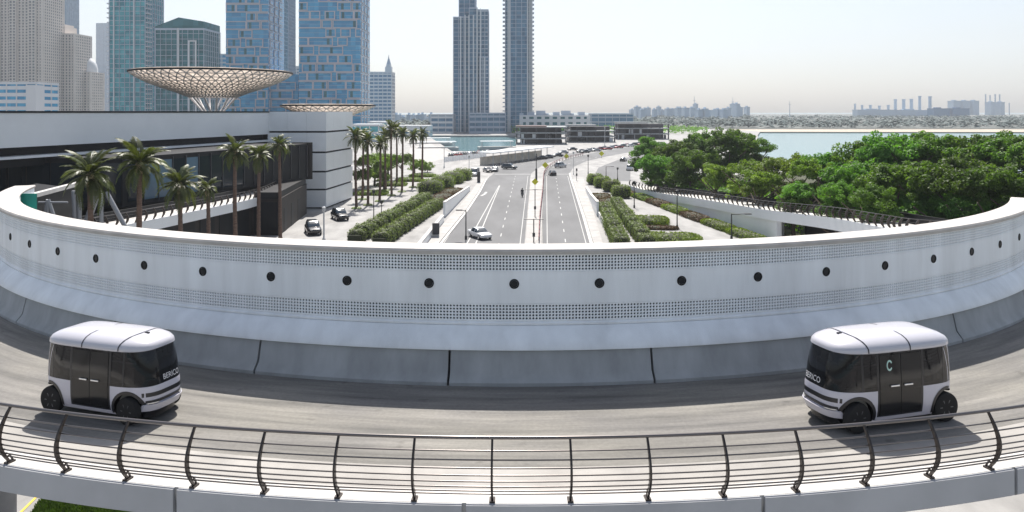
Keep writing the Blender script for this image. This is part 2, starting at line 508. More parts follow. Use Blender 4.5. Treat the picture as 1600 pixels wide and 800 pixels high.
# asphalt of the ramp: streaks follow the lane (uv = arc length, radius)
m = mat('ramp_asphalt', (0.28, 0.265, 0.24), 0.85)
nt = m.node_tree; N = nt.nodes; L = nt.links; b = N['Principled BSDF']
tc = N.new('ShaderNodeTexCoord')
def noise(sc, stretch, detail=5):
    mp = N.new('ShaderNodeMapping'); mp.inputs['Scale'].default_value = stretch
    z = N.new('ShaderNodeTexNoise'); z.inputs['Scale'].default_value = sc; z.inputs['Detail'].default_value = detail; z.inputs['Roughness'].default_value = 0.62
    L.new(tc.outputs['UV'], mp.inputs[0]); L.new(mp.outputs[0], z.inputs['Vector'])
    return z
n1 = noise(1.0, (0.16, 2.2, 1)); n2 = noise(0.35, (0.5, 1, 1), 6); n3 = noise(40, (1, 1, 1), 3)
r1 = N.new('ShaderNodeValToRGB'); r1.color_ramp.elements[0].position = 0.3; r1.color_ramp.elements[1].position = 0.72
r1.color_ramp.elements[0].color = (0.118, 0.114, 0.107, 1); r1.color_ramp.elements[1].color = (0.268, 0.256, 0.237, 1)
L.new(n1.outputs[0], r1.inputs[0])
r2 = N.new('ShaderNodeValToRGB'); r2.color_ramp.elements[0].position = 0.35; r2.color_ramp.elements[1].position = 0.65
r2.color_ramp.elements[0].color = (0.8, 0.8, 0.82, 1); r2.color_ramp.elements[1].color = (1.06, 1.05, 1.0, 1)
L.new(n2.outputs[0], r2.inputs[0])
mx = N.new('ShaderNodeMixRGB'); mx.blend_type = 'MULTIPLY'; mx.inputs[0].default_value = 1
L.new(r1.outputs[0], mx.inputs[1]); L.new(r2.outputs[0], mx.inputs[2])
n4 = noise(9.0, (1, 1, 1), 6); n5 = noise(1.0, (0.9, 1.4, 1), 2)
r4 = N.new('ShaderNodeValToRGB'); r4.color_ramp.elements[0].position = 0.3; r4.color_ramp.elements[1].position = 0.7
r4.color_ramp.elements[0].color = (0.86, 0.86, 0.86, 1); r4.color_ramp.elements[1].color = (1.1, 1.1, 1.1, 1); L.new(n4.outputs[0], r4.inputs[0])
r5 = N.new('ShaderNodeValToRGB'); r5.color_ramp.elements[0].position = 0.24; r5.color_ramp.elements[1].position = 0.34       # oil spots
r5.color_ramp.elements[0].color = (0.6, 0.59, 0.58, 1); r5.color_ramp.elements[1].color = (1, 1, 1, 1); L.new(n5.outputs[0], r5.inputs[0])
mx2 = N.new('ShaderNodeMixRGB'); mx2.blend_type = 'MULTIPLY'; mx2.inputs[0].default_value = 1
mx3 = N.new('ShaderNodeMixRGB'); mx3.blend_type = 'MULTIPLY'; mx3.inputs[0].default_value = 1
L.new(mx.outputs[0], mx2.inputs[1]); L.new(r4.outputs[0], mx2.inputs[2]); L.new(mx2.outputs[0], mx3.inputs[1]); L.new(r5.outputs[0], mx3.inputs[2])
L.new(mx3.outputs[0], b.inputs['Base Color'])
bp = N.new('ShaderNodeBump'); bp.inputs['Strength'].default_value = 0.35; bp.inputs['Distance'].default_value = 0.01
L.new(n3.outputs[0], bp.inputs['Height']); L.new(bp.outputs[0], b.inputs['Normal'])
M_ramp = m
T0, T1 = rad(-76), rad(66)
ramp = ring_mesh('ramp_road', [(30.2, 0), (37.2, 0), (37.2, -1.0), (36.2, -1.5), (32.5, -1.5), (30.2, -1.0)], T0, T1, 0.02, True, M_ramp, uv=True)
structure(ramp)
ring_mesh('shoulder', [(37.2, 0.004), (39.1, 0.03), (39.1, -0.45), (37.2, -1.0)], T0, T1, 0.02, True, M_shoulder, ramp)
ring_mesh('kerb', [(39.1, 0.36), (39.16, 0.44), (39.74, 0.46), (39.74, 0.30), (39.64, -0.1), (39.1, -0.2)], T0, T1, 0.02, True, M_kerb, ramp)
k = -0.183 - 0.155 * 6
while k < T1 - 0.1:
    if k + 0.155 > T0:
        ring_mesh('fascia_panel', [(39.745, 0.455), (39.82, 0.44), (39.82, -0.12), (39.75, -0.17), (39.67, -0.12), (39.745, 0.28)], max(k + 0.0011, T0), min(k + 0.1539, T1), 0.02, True, M_fascia, ramp)
    k += 0.155
M_col = mat('column_concrete', (0.3, 0.3, 0.31), 0.8, var=0.2, scale=0.8)
for t in (-1.05, -0.51, 0.02, 0.62, 1.0):
    mb = MB(); c = RP(35.2, t)
    mb.lathe([(0.95, 0), (0.95, 5.9), (1.25, 6.5), (1.9, 7.1)], 24, (c[0], c[1], 0))
    mb.build('column', M_col, ramp, smooth=40)

# ------------------------------------------------------------------ white wall on the inner side
W0, W1, RW = rad(-70.5), rad(57), 31.1
wall = thing('ramp_wall', 'tall curved white wall with perforated bands and round lights', 'wall', RP(RW, 0, 0))
def put(o, root):
    o.parent = root; o.matrix_parent_inverse = Matrix.Translation(root.location).inverted()
    return o
put(ring_mesh('cap', [(30.15, 3.9), (30.1, 4.02), (30.16, 4.07), (31.16, 4.06), (31.2, 4.0), (31.19, 3.9)], W0, W1, 0.012, True, M_cap), wall)
put(ring_mesh('middle_panel', [(31.1, 2.34), (31.1, 3.34), (31.02, 3.35), (31.02, 2.33)], W0, W1, 0.012, True, M_white_wall), wall)
put(ring_mesh('backing', [(30.25, 1.0), (31.0, 1.0), (31.0, 3.9), (30.25, 3.9)], W0 + 0.001, W1 - 0.001, 0.012, True, M_perf_back), wall)
put(ring_mesh('inner_face', [(30.16, -0.9), (30.24, -0.9), (30.24, 3.9), (30.16, 3.9)], W0 + 0.002, W1 - 0.002, 0.012, True, M_white_wall), wall)
put(ring_mesh('ledge', [(31.09, 1.78), (31.14, 1.72), (31.12, 1.66), (31.02, 1.66), (31.02, 1.78)], W0, W1, 0.012, True, M_white_wall), wall)
put(ring_mesh('flare_panel', [(31.13, 1.65), (31.3, 1.5), (31.48, 1.28), (31.62, 1.06), (31.62, 1.01), (31.5, 1.0), (31.02, 1.0), (31.02, 1.65)], W0, W1, 0.012, True, M_white_wall), wall)

def perf_band(name, z0, z1, nrow, hole):
    cell = 0.105
    ncol = int((W1 - W0) * RW / cell)
    ts = W0 + (W1 - W0) * np.arange(ncol + 1) / ncol
    zs = np.linspace(z0 + 0.03, z1 - 0.03, nrow + 1)
    V = []; Fq = []; Ft = []
    dt = ts[1] - ts[0]; dz = zs[1] - zs[0]
    co = [(-0.5, -0.5), (0.5, -0.5), (0.5, 0.5), (-0.5, 0.5)]
    a8 = [rad(22.5 + 45 * i) for i in range(8)]       # 8 points of the hole
    tc_ = (ts[:-1] + ts[1:]) / 2; zc = (zs[:-1] + zs[1:]) / 2
    TT, ZZ = np.meshgrid(tc_, zc, indexing='ij'); TT = TT.ravel(); ZZ = ZZ.ravel(); n = len(TT)
    loc_t = np.array([c[0] * dt for c in co] + [math.cos(a) * hole / RW for a in a8] + [math.cos(a) * hole / RW for a in a8])
    loc_z = np.array([c[1] * dz for c in co] + [math.sin(a) * hole for a in a8] * 2)
    rr = np.array([RW] * 12 + [RW - 0.05] * 8)
    t = TT[:, None] + loc_t[None]; z = ZZ[:, None] + loc_z[None]; r = np.broadcast_to(rr[None], t.shape)
    V = np.stack([RC.x + r * np.sin(t), RC.y - r * np.cos(t), ZD + z], -1).reshape(-1, 3)
    # angles: hole vertex i at 22.5+45i ; corners 2=(+,+) 3=(-,+) 0=(-,-) 1=(+,-)
    quads = [(2, 3, 4 + 2, 4 + 1), (3, 0, 4 + 4, 4 + 3), (0, 1, 4 + 6, 4 + 5), (1, 2, 4 + 0, 4 + 7)]
    tris = [(2, 4 + 1, 4 + 0), (3, 4 + 3, 4 + 2), (0, 4 + 5, 4 + 4), (1, 4 + 7, 4 + 6)]
    walls = [(4 + i, 4 + (i + 1) % 8, 12 + (i + 1) % 8, 12 + i) for i in range(8)]
    q = np.array(quads + [(a, b_, c, c) for a, b_, c in tris] + walls)
    base = (np.arange(n) * 20)[:, None, None]
    allf = (base + q[None]).reshape(-1, 4)
    istri = allf[:, 2] == allf[:, 3]
    me = bpy.data.meshes.new(name)
    loops = []; starts = []; Q = allf[~istri]; T = allf[istri][:, :3]
    me.vertices.add(len(V)); me.vertices.foreach_set('co', V.astype(np.float32).ravel())
    li = np.concatenate([Q.ravel(), T.ravel()]).astype(np.int32)
    me.loops.add(len(li)); me.loops.foreach_set('vertex_index', li)
    st = np.concatenate([np.arange(len(Q)) * 4, len(Q) * 4 + np.arange(len(T)) * 3]).astype(np.int32)
    me.polygons.add(len(st)); me.polygons.foreach_set('loop_start', st)
    me.update(calc_edges=True)
    me.materials.append(M_white_wall)
    put(link(name, me), wall)
    for (a, b_) in ((z0, z0 + 0.03), (z1 - 0.03, z1)):
        put(ring_mesh('panel_edge', [(RW, a), (RW, b_), (RW - 0.05, b_), (RW - 0.05, a)], W0, W1, 0.012, True, M_white_wall), wall)
perf_band('perforated_panel', 3.345, 3.90, 5, 0.035)
perf_band('perforated_panel', 1.785, 2.335, 5, 0.035)
# 19 round lights
def wall_lights():
    ring = MB(); ring.lathe([(0.17, -0.03), (0.17, 0.015), (0.155, 0.03), (0.13, 0.03), (0.125, 0.0), (0.125, -0.02)], 28, axis='Y')
    me_r = ring.mesh('round_light', 40); me_r.materials.append(M_lightring)
    ln = MB(); ln.lathe([(0.122, -0.02), (0.122, 0.004), (0.08, 0.012), (0.05, 0.006), (0.02, 0.014)], 20, axis='Y')
    me_l = ln.mesh('lens', 50); me_l.materials.append(M_lens)
    for i in range(19):
        t = -0.787 + 0.0872 * i
        o = link('round_light', me_r, sc=0.92)
        o.location = RP(RW, t, 2.96); o.rotation_euler = (0, 0, t + math.pi)
        put(o, wall)
        l = link('lens', me_l, o)
wall_lights()

# ------------------------------------------------------------------ concrete barrier under the wall
barrier = thing('concrete_barrier', 'dark grey concrete barrier in segments below the white wall', 'barrier', RP(31.8, 0, 0))
k = -0.066 - 0.2005 * 6
bprof = [(31.18, -0.002), (31.92, -0.002), (31.92, 0.1), (31.7, 0.36), (31.56, 0.95), (31.53, 0.985), (31.18, 0.985)]
while k < W1:
    a, b_ = max(k + 0.0012, W0), min(k + 0.2005 - 0.0012, W1)
    if b_ > a: put(ring_mesh('barrier_segment', [(r, z + 0.004) for r, z in bprof], a, b_, 0.014, True, M_barrier), barrier)
    k += 0.2005

# ------------------------------------------------------------------ outer railing
railing = thing('curved_railing', 'dark steel railing with bowed posts along the ramp kerb', 'railing', RP(39.7, 0, 0.45))
RAILZ = [1.735, 1.5, 1.35, 1.205, 1.065, 0.935, 0.81, 0.70, 0.615]
def post_r(z):                              # bowed outline of a post
    s = (z - 0.5) / 1.22
    return 39.6 + 0.3 * math.sin(math.pi * min(max(s * 0.93 + 0.07, 0), 1)) + 0.02 * s
def make_post_mesh():
    mb = MB(); out = []; inn = []
    for i in range(15):
        z = 0.46 + 1.26 * i / 14
        r = post_r(z); w = 0.055 + 0.045 * math.sin(math.pi * i / 14)
        out.append((r + w * 0.5, z)); inn.append((r - w * 0.5, z))
    poly = out + inn[::-1]
    n = len(poly)
    vs = [(-0.022, -(r - 39.7), z) for r, z in poly] + [(0.022, -(r - 39.7), z) for r, z in poly]
    fs = []
    for i in range(14):
        a, b_, c, d = i, i + 1, n - 2 - i, n - 1 - i
        fs += [(a, b_, c, d), (n + d, n + c, n + b_, n + a)]
    for i in range(n):
        j = (i + 1) % n
        fs.append((i, n + i, n + j, j))
    mb.add(vs, fs)
    return mb.mesh('post', 30)
me_post = make_post_mesh(); me_post.materials.append(M_steel)
mb = MB(); mb.box((0, 0.06, 0.475), (0.12, 0.2, 0.035)); mb.beam((0, 0.15, 0.46), (0, 0.04, 0.66), 0.03, 0.03)
me_foot = mb.mesh('bracket'); me_foot.materials.append(M_steel)
mb = MB()
for z in RAILZ[4:]:
    mb.box((0, -(post_r(z) - 39.7) + 0.05, z), (0.04, 0.06, 0.035))
me_clip = mb.mesh('rail_clips'); me_clip.materials.append(M_steel)
for i in range(-5, 21):
    t = -0.2951 + 0.0402 * i
    o = link('post', me_post); o.location = RP(39.7, t, 0); o.rotation_euler = (0, 0, t); put(o, railing)
    link('bracket', me_foot, o); stuff(link('rail_clips', me_clip, o))
for i, z in enumerate(RAILZ):
    rr = 0.036 if i == 0 else 0.016
    r0 = post_r(z) + (0 if i == 0 else -0.065)
    prof = [(r0 + rr * math.cos(a), z + rr * math.sin(a)) for a in [2 * math.pi * j / 10 for j in range(10)]]
    put(ring_mesh('handrail' if i == 0 else 'rail', prof, -0.53, 0.55, 0.012, True, M_rail, smooth=60), railing)
# ================================================================== driverless pods
M_podwhite = mat('pod_white_paint', (0.56, 0.55, 0.62), 0.3, coat=0.5, var=0.03, scale=2)
M_podroof = mat('pod_roof_paint', (0.5, 0.495, 0.54), 0.28, coat=0.6)
M_podblack = mat('pod_black_trim', (0.014, 0.014, 0.017), 0.3)
M_poddoor = mat('pod_dark_door', (0.01, 0.01, 0.011), 0.12, spec=0.4, var=0.3, scale=2)
M_arch = mat('wheel_arch', (0.006, 0.006, 0.007), 0.9, spec=0.1)
M_silver = mat('bright_silver', (0.75, 0.75, 0.76), 0.25, metal=0.7)
M_seat = mat('grey_seat', (0.3, 0.29, 0.27), 0.8)
M_letter = mat('white_lettering', (0.78, 0.78, 0.8), 0.5)
M_decal = mat('pale_green_decal', (0.45, 0.66, 0.6), 0.5)
m = mat('pod_tinted_glass', (0.008, 0.008, 0.01), 0.05, spec=0.4)
nt = m.node_tree; N = nt.nodes; L = nt.links
tb = N.new('ShaderNodeBsdfTransparent'); tb.inputs[0].default_value = (0.62, 0.62, 0.6, 1)
mxs = N.new('ShaderNodeMixShader'); mxs.inputs[0].default_value = 0.07
L.new(N['Principled BSDF'].outputs[0], mxs.inputs[1]); L.new(tb.outputs[0], mxs.inputs[2]); L.new(mxs.outputs[0], N['Material Output'].inputs[0])
M_podglass = m

POD = [  # z, front half length, rear half length, half width
    (0.20, 1.58, 1.60, 0.70), (0.30, 1.66, 1.66, 0.745), (0.45, 1.735, 1.70, 0.775), (0.62, 1.755, 1.715, 0.785),
    (0.80, 1.74, 1.715, 0.785), (0.98, 1.70, 1.71, 0.782), (1.20, 1.665, 1.70, 0.776), (1.45, 1.605, 1.68, 0.762), (1.64, 1.54, 1.655, 0.748),
    (1.66, 1.57, 1.68, 0.772), (1.74, 1.55, 1.67, 0.762), (1.81, 1.47, 1.61, 0.715), (1.87, 1.28, 1.49, 0.63), (1.915, 1.08, 1.32, 0.50), (1.94, 0.78, 1.0, 0.30), (1.945, 0.3, 0.4, 0.08)]
_pz = [p[0] for p in POD]
def pod_dim(z):
    return tuple(float(np.interp(z, _pz, [p[k] for p in POD])) for k in (1, 2, 3))
NF, NB = 3.5, 5.0
def pod_ring(z, n=72, o=0.0):
    Lf, Lb, W = pod_dim(z); out = []
    for k in range(n):
        t = 2 * math.pi * k / n; c, s = math.cos(t), math.sin(t)
        e = NF if c > 0 else NB
        out.append(((Lf + o if c > 0 else -(Lb + o)) * abs(c) ** (2 / e), (1 if s > 0 else -1) * (W + o) * abs(s) ** (2 / e), z))
    return out
def side_y(x, z, o=0.0):
    Lf, Lb, W = pod_dim(z); Ln, e = (Lf + o, NF) if x > 0 else (Lb + o, NB)
    return (W + o) * max(0.0, 1 - min(1, abs(x / Ln)) ** e) ** (1 / e)
def front_x(y, z, o=0.0, back=False):
    Lf, Lb, W = pod_dim(z); Ln, e = (Lb, NB) if back else (Lf, NF)
    return (-1 if back else 1) * (Ln + o) * max(0.0, 1 - min(1, abs(y / (W + o))) ** e) ** (1 / e)
def side_patch(mb, x0, x1, z0, z1, sgn, o=0.01, th=0.012, nx=8, nz=8):
    R1, R2 = [], []
    for j in range(nz + 1):
        z = z0 + (z1 - z0) * j / nz
        R1.append([(x0 + (x1 - x0) * i / nx, sgn * (side_y(x0 + (x1 - x0) * i / nx, z) + o), z) for i in range(nx + 1)])
        R2.append([(p[0], p[1] - sgn * (th + 0.01), p[2]) for p in R1[-1]])
    closed_patch(mb, R1, R2)
def front_patch(mb, y0, y1, z0, z1, o=0.01, th=0.012, ny=14, nz=4, back=False, zf=None):
    R1, R2 = [], []
    for j in range(nz + 1):
        row = []
        for i in range(ny + 1):
            y = y0 + (y1 - y0) * i / ny
            z = z0 + (z1 - z0) * j / nz
            row.append((front_x(y, z, 0, back) + (-o if back else o), y, z))
        R1.append(row); R2.append([(p[0] + (th + 0.01) * (1 if back else -1), p[1] * 0.995, p[2]) for p in row])
    closed_patch(mb, R1, R2)
def closed_patch(mb, R1, R2):
    nr, nc = len(R1), len(R1[0]); off_ = nr * nc
    vs = [p for r in R1 for p in r] + [p for r in R2 for p in r]; fs = []
    for i in range(nr - 1):
        for k in range(nc - 1):
            a = i * nc + k
            fs += [(a, a + 1, a + nc + 1, a + nc), (off_ + a + nc, off_ + a + nc + 1, off_ + a + 1, off_ + a)]
    bd = [k for k in range(nc)] + [i * nc + nc - 1 for i in range(1, nr)] + [(nr - 1) * nc + k for k in range(nc - 2, -1, -1)] + [i * nc for i in range(nr - 2, 0, -1)]
    for a, b_ in zip(bd, bd[1:] + bd[:1]): fs.append((a, off_ + a, off_ + b_, b_))
    mb.add(vs, fs)

WHEELS = [(1.13, 1), (1.13, -1), (-1.36, 1), (-1.36, -1)]
def make_lower_body():
    mb = MB(); mb.loft([pod_ring(z) for z in (0.20, 0.25, 0.30, 0.45, 0.62, 0.80, 0.86)])
    me = mb.mesh('lower_body', 50); me.materials.append(M_podwhite); me.materials.append(M_arch)
    o = bpy.data.objects.new('lower_body', me); COL.objects.link(o)
    tmp = []
    for x, s in WHEELS:
        c = MB(); c.lathe([(0.4, 0), (0.4, 0.6)], 40, (x, s * 0.66 - 0.3, 0.325), axis='Y')
        cm = c.mesh('cut'); cm.materials.append(M_podwhite); cm.materials.append(M_arch)
        cm.polygons.foreach_set('material_index', [1] * len(cm.polygons))
        co = bpy.data.objects.new('cut', cm); COL.objects.link(co); tmp.append(co)
        md = o.modifiers.new('b', 'BOOLEAN'); md.operation = 'DIFFERENCE'; md.object = co; md.solver = 'EXACT'
    bpy.context.view_layer.update()
    dg = bpy.context.evaluated_depsgraph_get()
    me2 = bpy.data.meshes.new_from_object(o.evaluated_get(dg))
    me2.name = 'lower_body'
    bpy.data.objects.remove(o)
    for t in tmp: bpy.data.objects.remove(t)
    me2.polygons.foreach_set('use_smooth', [True] * len(me2.polygons)); me2.set_sharp_from_angle(angle=rad(30))
    return me2

KZ = 1.09
def make_pod(label, loc, rz, text_side, decal=False, s=1.08):
    root = thing('shuttle_pod', label, 'shuttle', loc, rz, 'driverless pods on the ramp')
    root.scale = (s, s * 1.02, s * KZ)
    link('lower_body', ME_LOWER, root)
    # underfloor so that the body is carried by its wheels
    MB().bb(-1.45, 1.45, -0.36, 0.36, 0.14, 0.24).build('chassis', M_podblack, root)
    gz = (0.862, 0.9, 0.98, 1.08, 1.2, 1.32, 1.45, 1.56, 1.638)
    mb = MB(); mb.loft([pod_ring(z) for z in gz], False, False); mb.build('tinted_glass', M_podglass, root, smooth=60)
    mb = MB(); mb.loft([pod_ring(z) for z in (1.645, 1.66, 1.70, 1.74, 1.775, 1.81, 1.84, 1.87, 1.895, 1.915, 1.93, 1.94, 1.945)])
    roof = mb.build('roof', M_podroof, root, smooth=60)
    for x in (-0.28, 0.86):
        mb = MB(); R = []
        zs = [1.66, 1.70, 1.74, 1.775, 1.81, 1.84, 1.87, 1.895, 1.915, 1.93, 1.938]
        pts = [(side_y(x, z) + 0.004, z) for z in zs]
        prof = [(y, z) for y, z in pts] + [(-y, z) for y, z in pts[::-1]]
        bend = lambda y: (0.10 if x > 0 else 0.0) * (1 - (y / 0.76) ** 2) * (1 if x > 0 else 0)
        mb.grid([[(x + bend(y) - 0.016, y, z + 0.003) for y, z in prof], [(x + bend(y) + 0.016, y, z + 0.003) for y, z in prof]])
        mb.build('roof_seam', M_podblack, roof, recalc=False)
    MB().box((1.05, 0.0, 1.925), (0.12, 0.05, 0.03)).build('roof_sensor', M_podblack, roof)
    # rear panel and white rear corner posts
    mb = MB(); front_patch(mb, -0.70, 0.70, 0.862, 1.64, 0.006, 0.01, 20, 10, True); mb.build('rear_panel', M_podwhite, root, smooth=50)
    for s in (1, -1):
        for nm, xs in (('pillar', (-1.30, -1.26)), ('pillar', (-0.66, -0.60)), ('pillar', (0.60, 0.66)), ('pillar', (1.0, 1.05)), ('pillar', (-0.014, 0.014))):
            mb = MB(); side_patch(mb, xs[0], xs[1], 0.87, 1.635, s, 0.003, 0.005, 2, 8); mb.build(nm, M_podblack, root, smooth=40)
        mb = MB(); side_patch(mb, -0.66, 0.66, 0.225, 0.30, s, 0.016, 0.03, 8, 2); mb.build('sill', M_podwhite, root, smooth=40)
        mb = MB(); side_patch(mb, -0.64, 0.64, 0.30, 0.864, s, 0.004, 0.008, 8, 6); mb.build('door_frame', M_podblack, root, smooth=40)
        for (x0, x1, hx) in ((-0.585, -0.008, -0.19), (0.008, 0.585, 0.19)):
            mb = MB(); side_patch(mb, x0, x1, 0.335, 1.6, s, 0.012, 0.02, 8, 12)
            dr = mb.build('door', M_poddoor, root, smooth=40)
            yy = s * (side_y(hx, 0.96) + 0.034)
            MB().box((hx, yy, 0.95), (0.24, 0.025, 0.035)).build('handle', M_silver, dr, bevel=0.008)
    # front: bumper bar, dark slots, lamps
    mb = MB(); front_patch(mb, -0.62, 0.62, 0.63, 0.725, 0.004, 0.01, 18, 2); mb.build('grille_slot', M_podblack, root, smooth=40)
    mb = MB(); front_patch(mb, -0.6, 0.6, 0.30, 0.46, 0.075, 0.08, 18, 4); mb.build('bumper', M_podwhite, root, smooth=40)
    mb = MB(); front_patch(mb, -0.57, 0.57, 0.485, 0.545, 0.02, 0.02, 18, 2); mb.build('lower_slot', M_podblack, root, smooth=40)
    for s in (1, -1):
        mb = MB(); front_patch(mb, s * 0.34, s * 0.56, 0.475, 0.5, 0.05, 0.04, 6, 1); mb.build('headlight', M_silver, root)
    mb = MB(); front_patch(mb, -0.5, 0.5, 0.12, 0.27, 0.02, 0.06, 14, 2); mb.build('valance', M_podblack, root, smooth=40)
    mb = MB(); front_patch(mb, -0.55, 0.55, 0.3, 0.42, 0.05, 0.05, 14, 2, True); mb.build('rear_bumper', M_podblack, root, smooth=40)
    # lettering on the windscreen foot, wrapped on to the glass
    cu = bpy.data.curves.new('t', 'FONT'); cu.body = 'BERICO'; cu.size = 0.165; cu.extrude = 0.0; cu.align_x = 'CENTER'
    to = bpy.data.objects.new('t', cu); COL.objects.link(to); bpy.context.view_layer.update()
    tm = bpy.data.meshes.new_from_object(to.evaluated_get(bpy.context.evaluated_depsgraph_get())); bpy.data.objects.remove(to)
    for vtx in tm.vertices:
        y = text_side + vtx.co.x; z = 0.93 + vtx.co.y * 1.05
        vtx.co = (front_x(y, z) + 0.008, y, z)
    tm.materials.clear(); tm.materials.append(M_letter); tm.name = 'lettering'
    link('lettering', tm, root)
    if decal:
        mb = MB(); c = (0.32, 1.38)
        ri = []; ro = []
        for k in range(25):
            a = rad(-150 + 300 * k / 24)
            for lst, r in ((ri, 0.075), (ro, 0.115)):
                x, z = c[0] + r * 0.7 * math.cos(a), c[1] + r * math.sin(a)
                lst.append((x, side_y(x, z) + 0.016, z))
        mb.grid([ri, ro]); mb.build('round_decal', M_decal, root, recalc=False)
    # seats inside
    for s in (1, -1):
        mb = MB(); mb.box((s * 0.95, 0, 0.62), (0.5, 1.2, 0.5)); mb.box((s * 1.16, 0, 1.02), (0.14, 1.2, 0.5)); mb.box((s * 1.17, -0.3, 1.33), (0.1, 0.28, 0.2)); mb.box((s * 1.17, 0.3, 1.33), (0.1, 0.28, 0.2))
        mb.build('seat', M_seat, root, bevel=0.03)
    MB().bb(-1.3, 1.3, -0.6, 0.6, 0.865, 0.885).build('cabin_floor', M_seat, root)
    for x, s in WHEELS:
        ri, ro = [], []
        for k in range(19):
            a = rad(-12 + 204 * k / 18) if x > 0 else rad(-12 + 118 * k / 18)
            for lst, r in ((ri, 0.385), (ro, 0.46)):
                xx, zz = x + r * math.cos(a), max(0.22, 0.325 + r * math.sin(a) * .98)
                lst.append((xx, s * (side_y(xx, zz) + 0.007), zz))
        mb = MB(); mb.grid([ri, ro]); mb.build('arch_trim', M_podblack, root, recalc=False)
        w = bpy.data.objects.new('wheel', None); COL.objects.link(w); w.parent = root; w.location = (x, s * 0.665, 0.345 / KZ); w.scale = (1, 1, 1 / KZ)
        if x > 0: w.rotation_euler = (0, 0, rad(6) * (1 if text_side > 0 else -1) * -1)
        link('tyre', ME_TYRE, w); link('rim', ME_RIM, w)
        if s < 0: w.rotation_euler.z += math.pi
    return root

mb = MB(); mb.lathe([(0.2, -0.09), (0.3, -0.1), (0.335, -0.085), (0.345, -0.05), (0.345, 0.05), (0.335, 0.085), (0.3, 0.1), (0.2, 0.09)], 36, axis='Y')
ME_TYRE = mb.mesh('tyre', 40); ME_TYRE.materials.append(M_black)
mb = MB(); mb.lathe([(0.2, 0.03), (0.205, 0.085), (0.19, 0.088), (0.18, 0.05), (0.05, 0.055), (0.045, 0.08), (0.01, 0.082)], 30, axis='Y')
for k in range(6):
    a = 2 * math.pi * k / 6
    mb.beam((0.04 * math.cos(a), 0.07, 0.04 * math.sin(a)), (0.19 * math.cos(a), 0.075, 0.19 * math.sin(a)), 0.035, 0.025)
ME_RIM = mb.mesh('rim', 40); ME_RIM.materials.append(M_gunmetal)
ME_LOWER = make_lower_body()
pl = Vector((-11.22, 21.55)); pr_ = Vector((10.05, 21.05))
def ring_t(p): return math.atan2(p.x - RC.x, RC.y - p.y)
make_pod('white driverless pod with black glass following the ramp, no ring emblem on its window', (pl.x, pl.y, ZD + 0.002), ring_t(pl), 0.13)
make_pod('white driverless pod with a pale green ring emblem on its side window', (pr_.x, pr_.y, ZD + 0.002), ring_t(pr_) + math.pi, -0.13, True, 1.14)

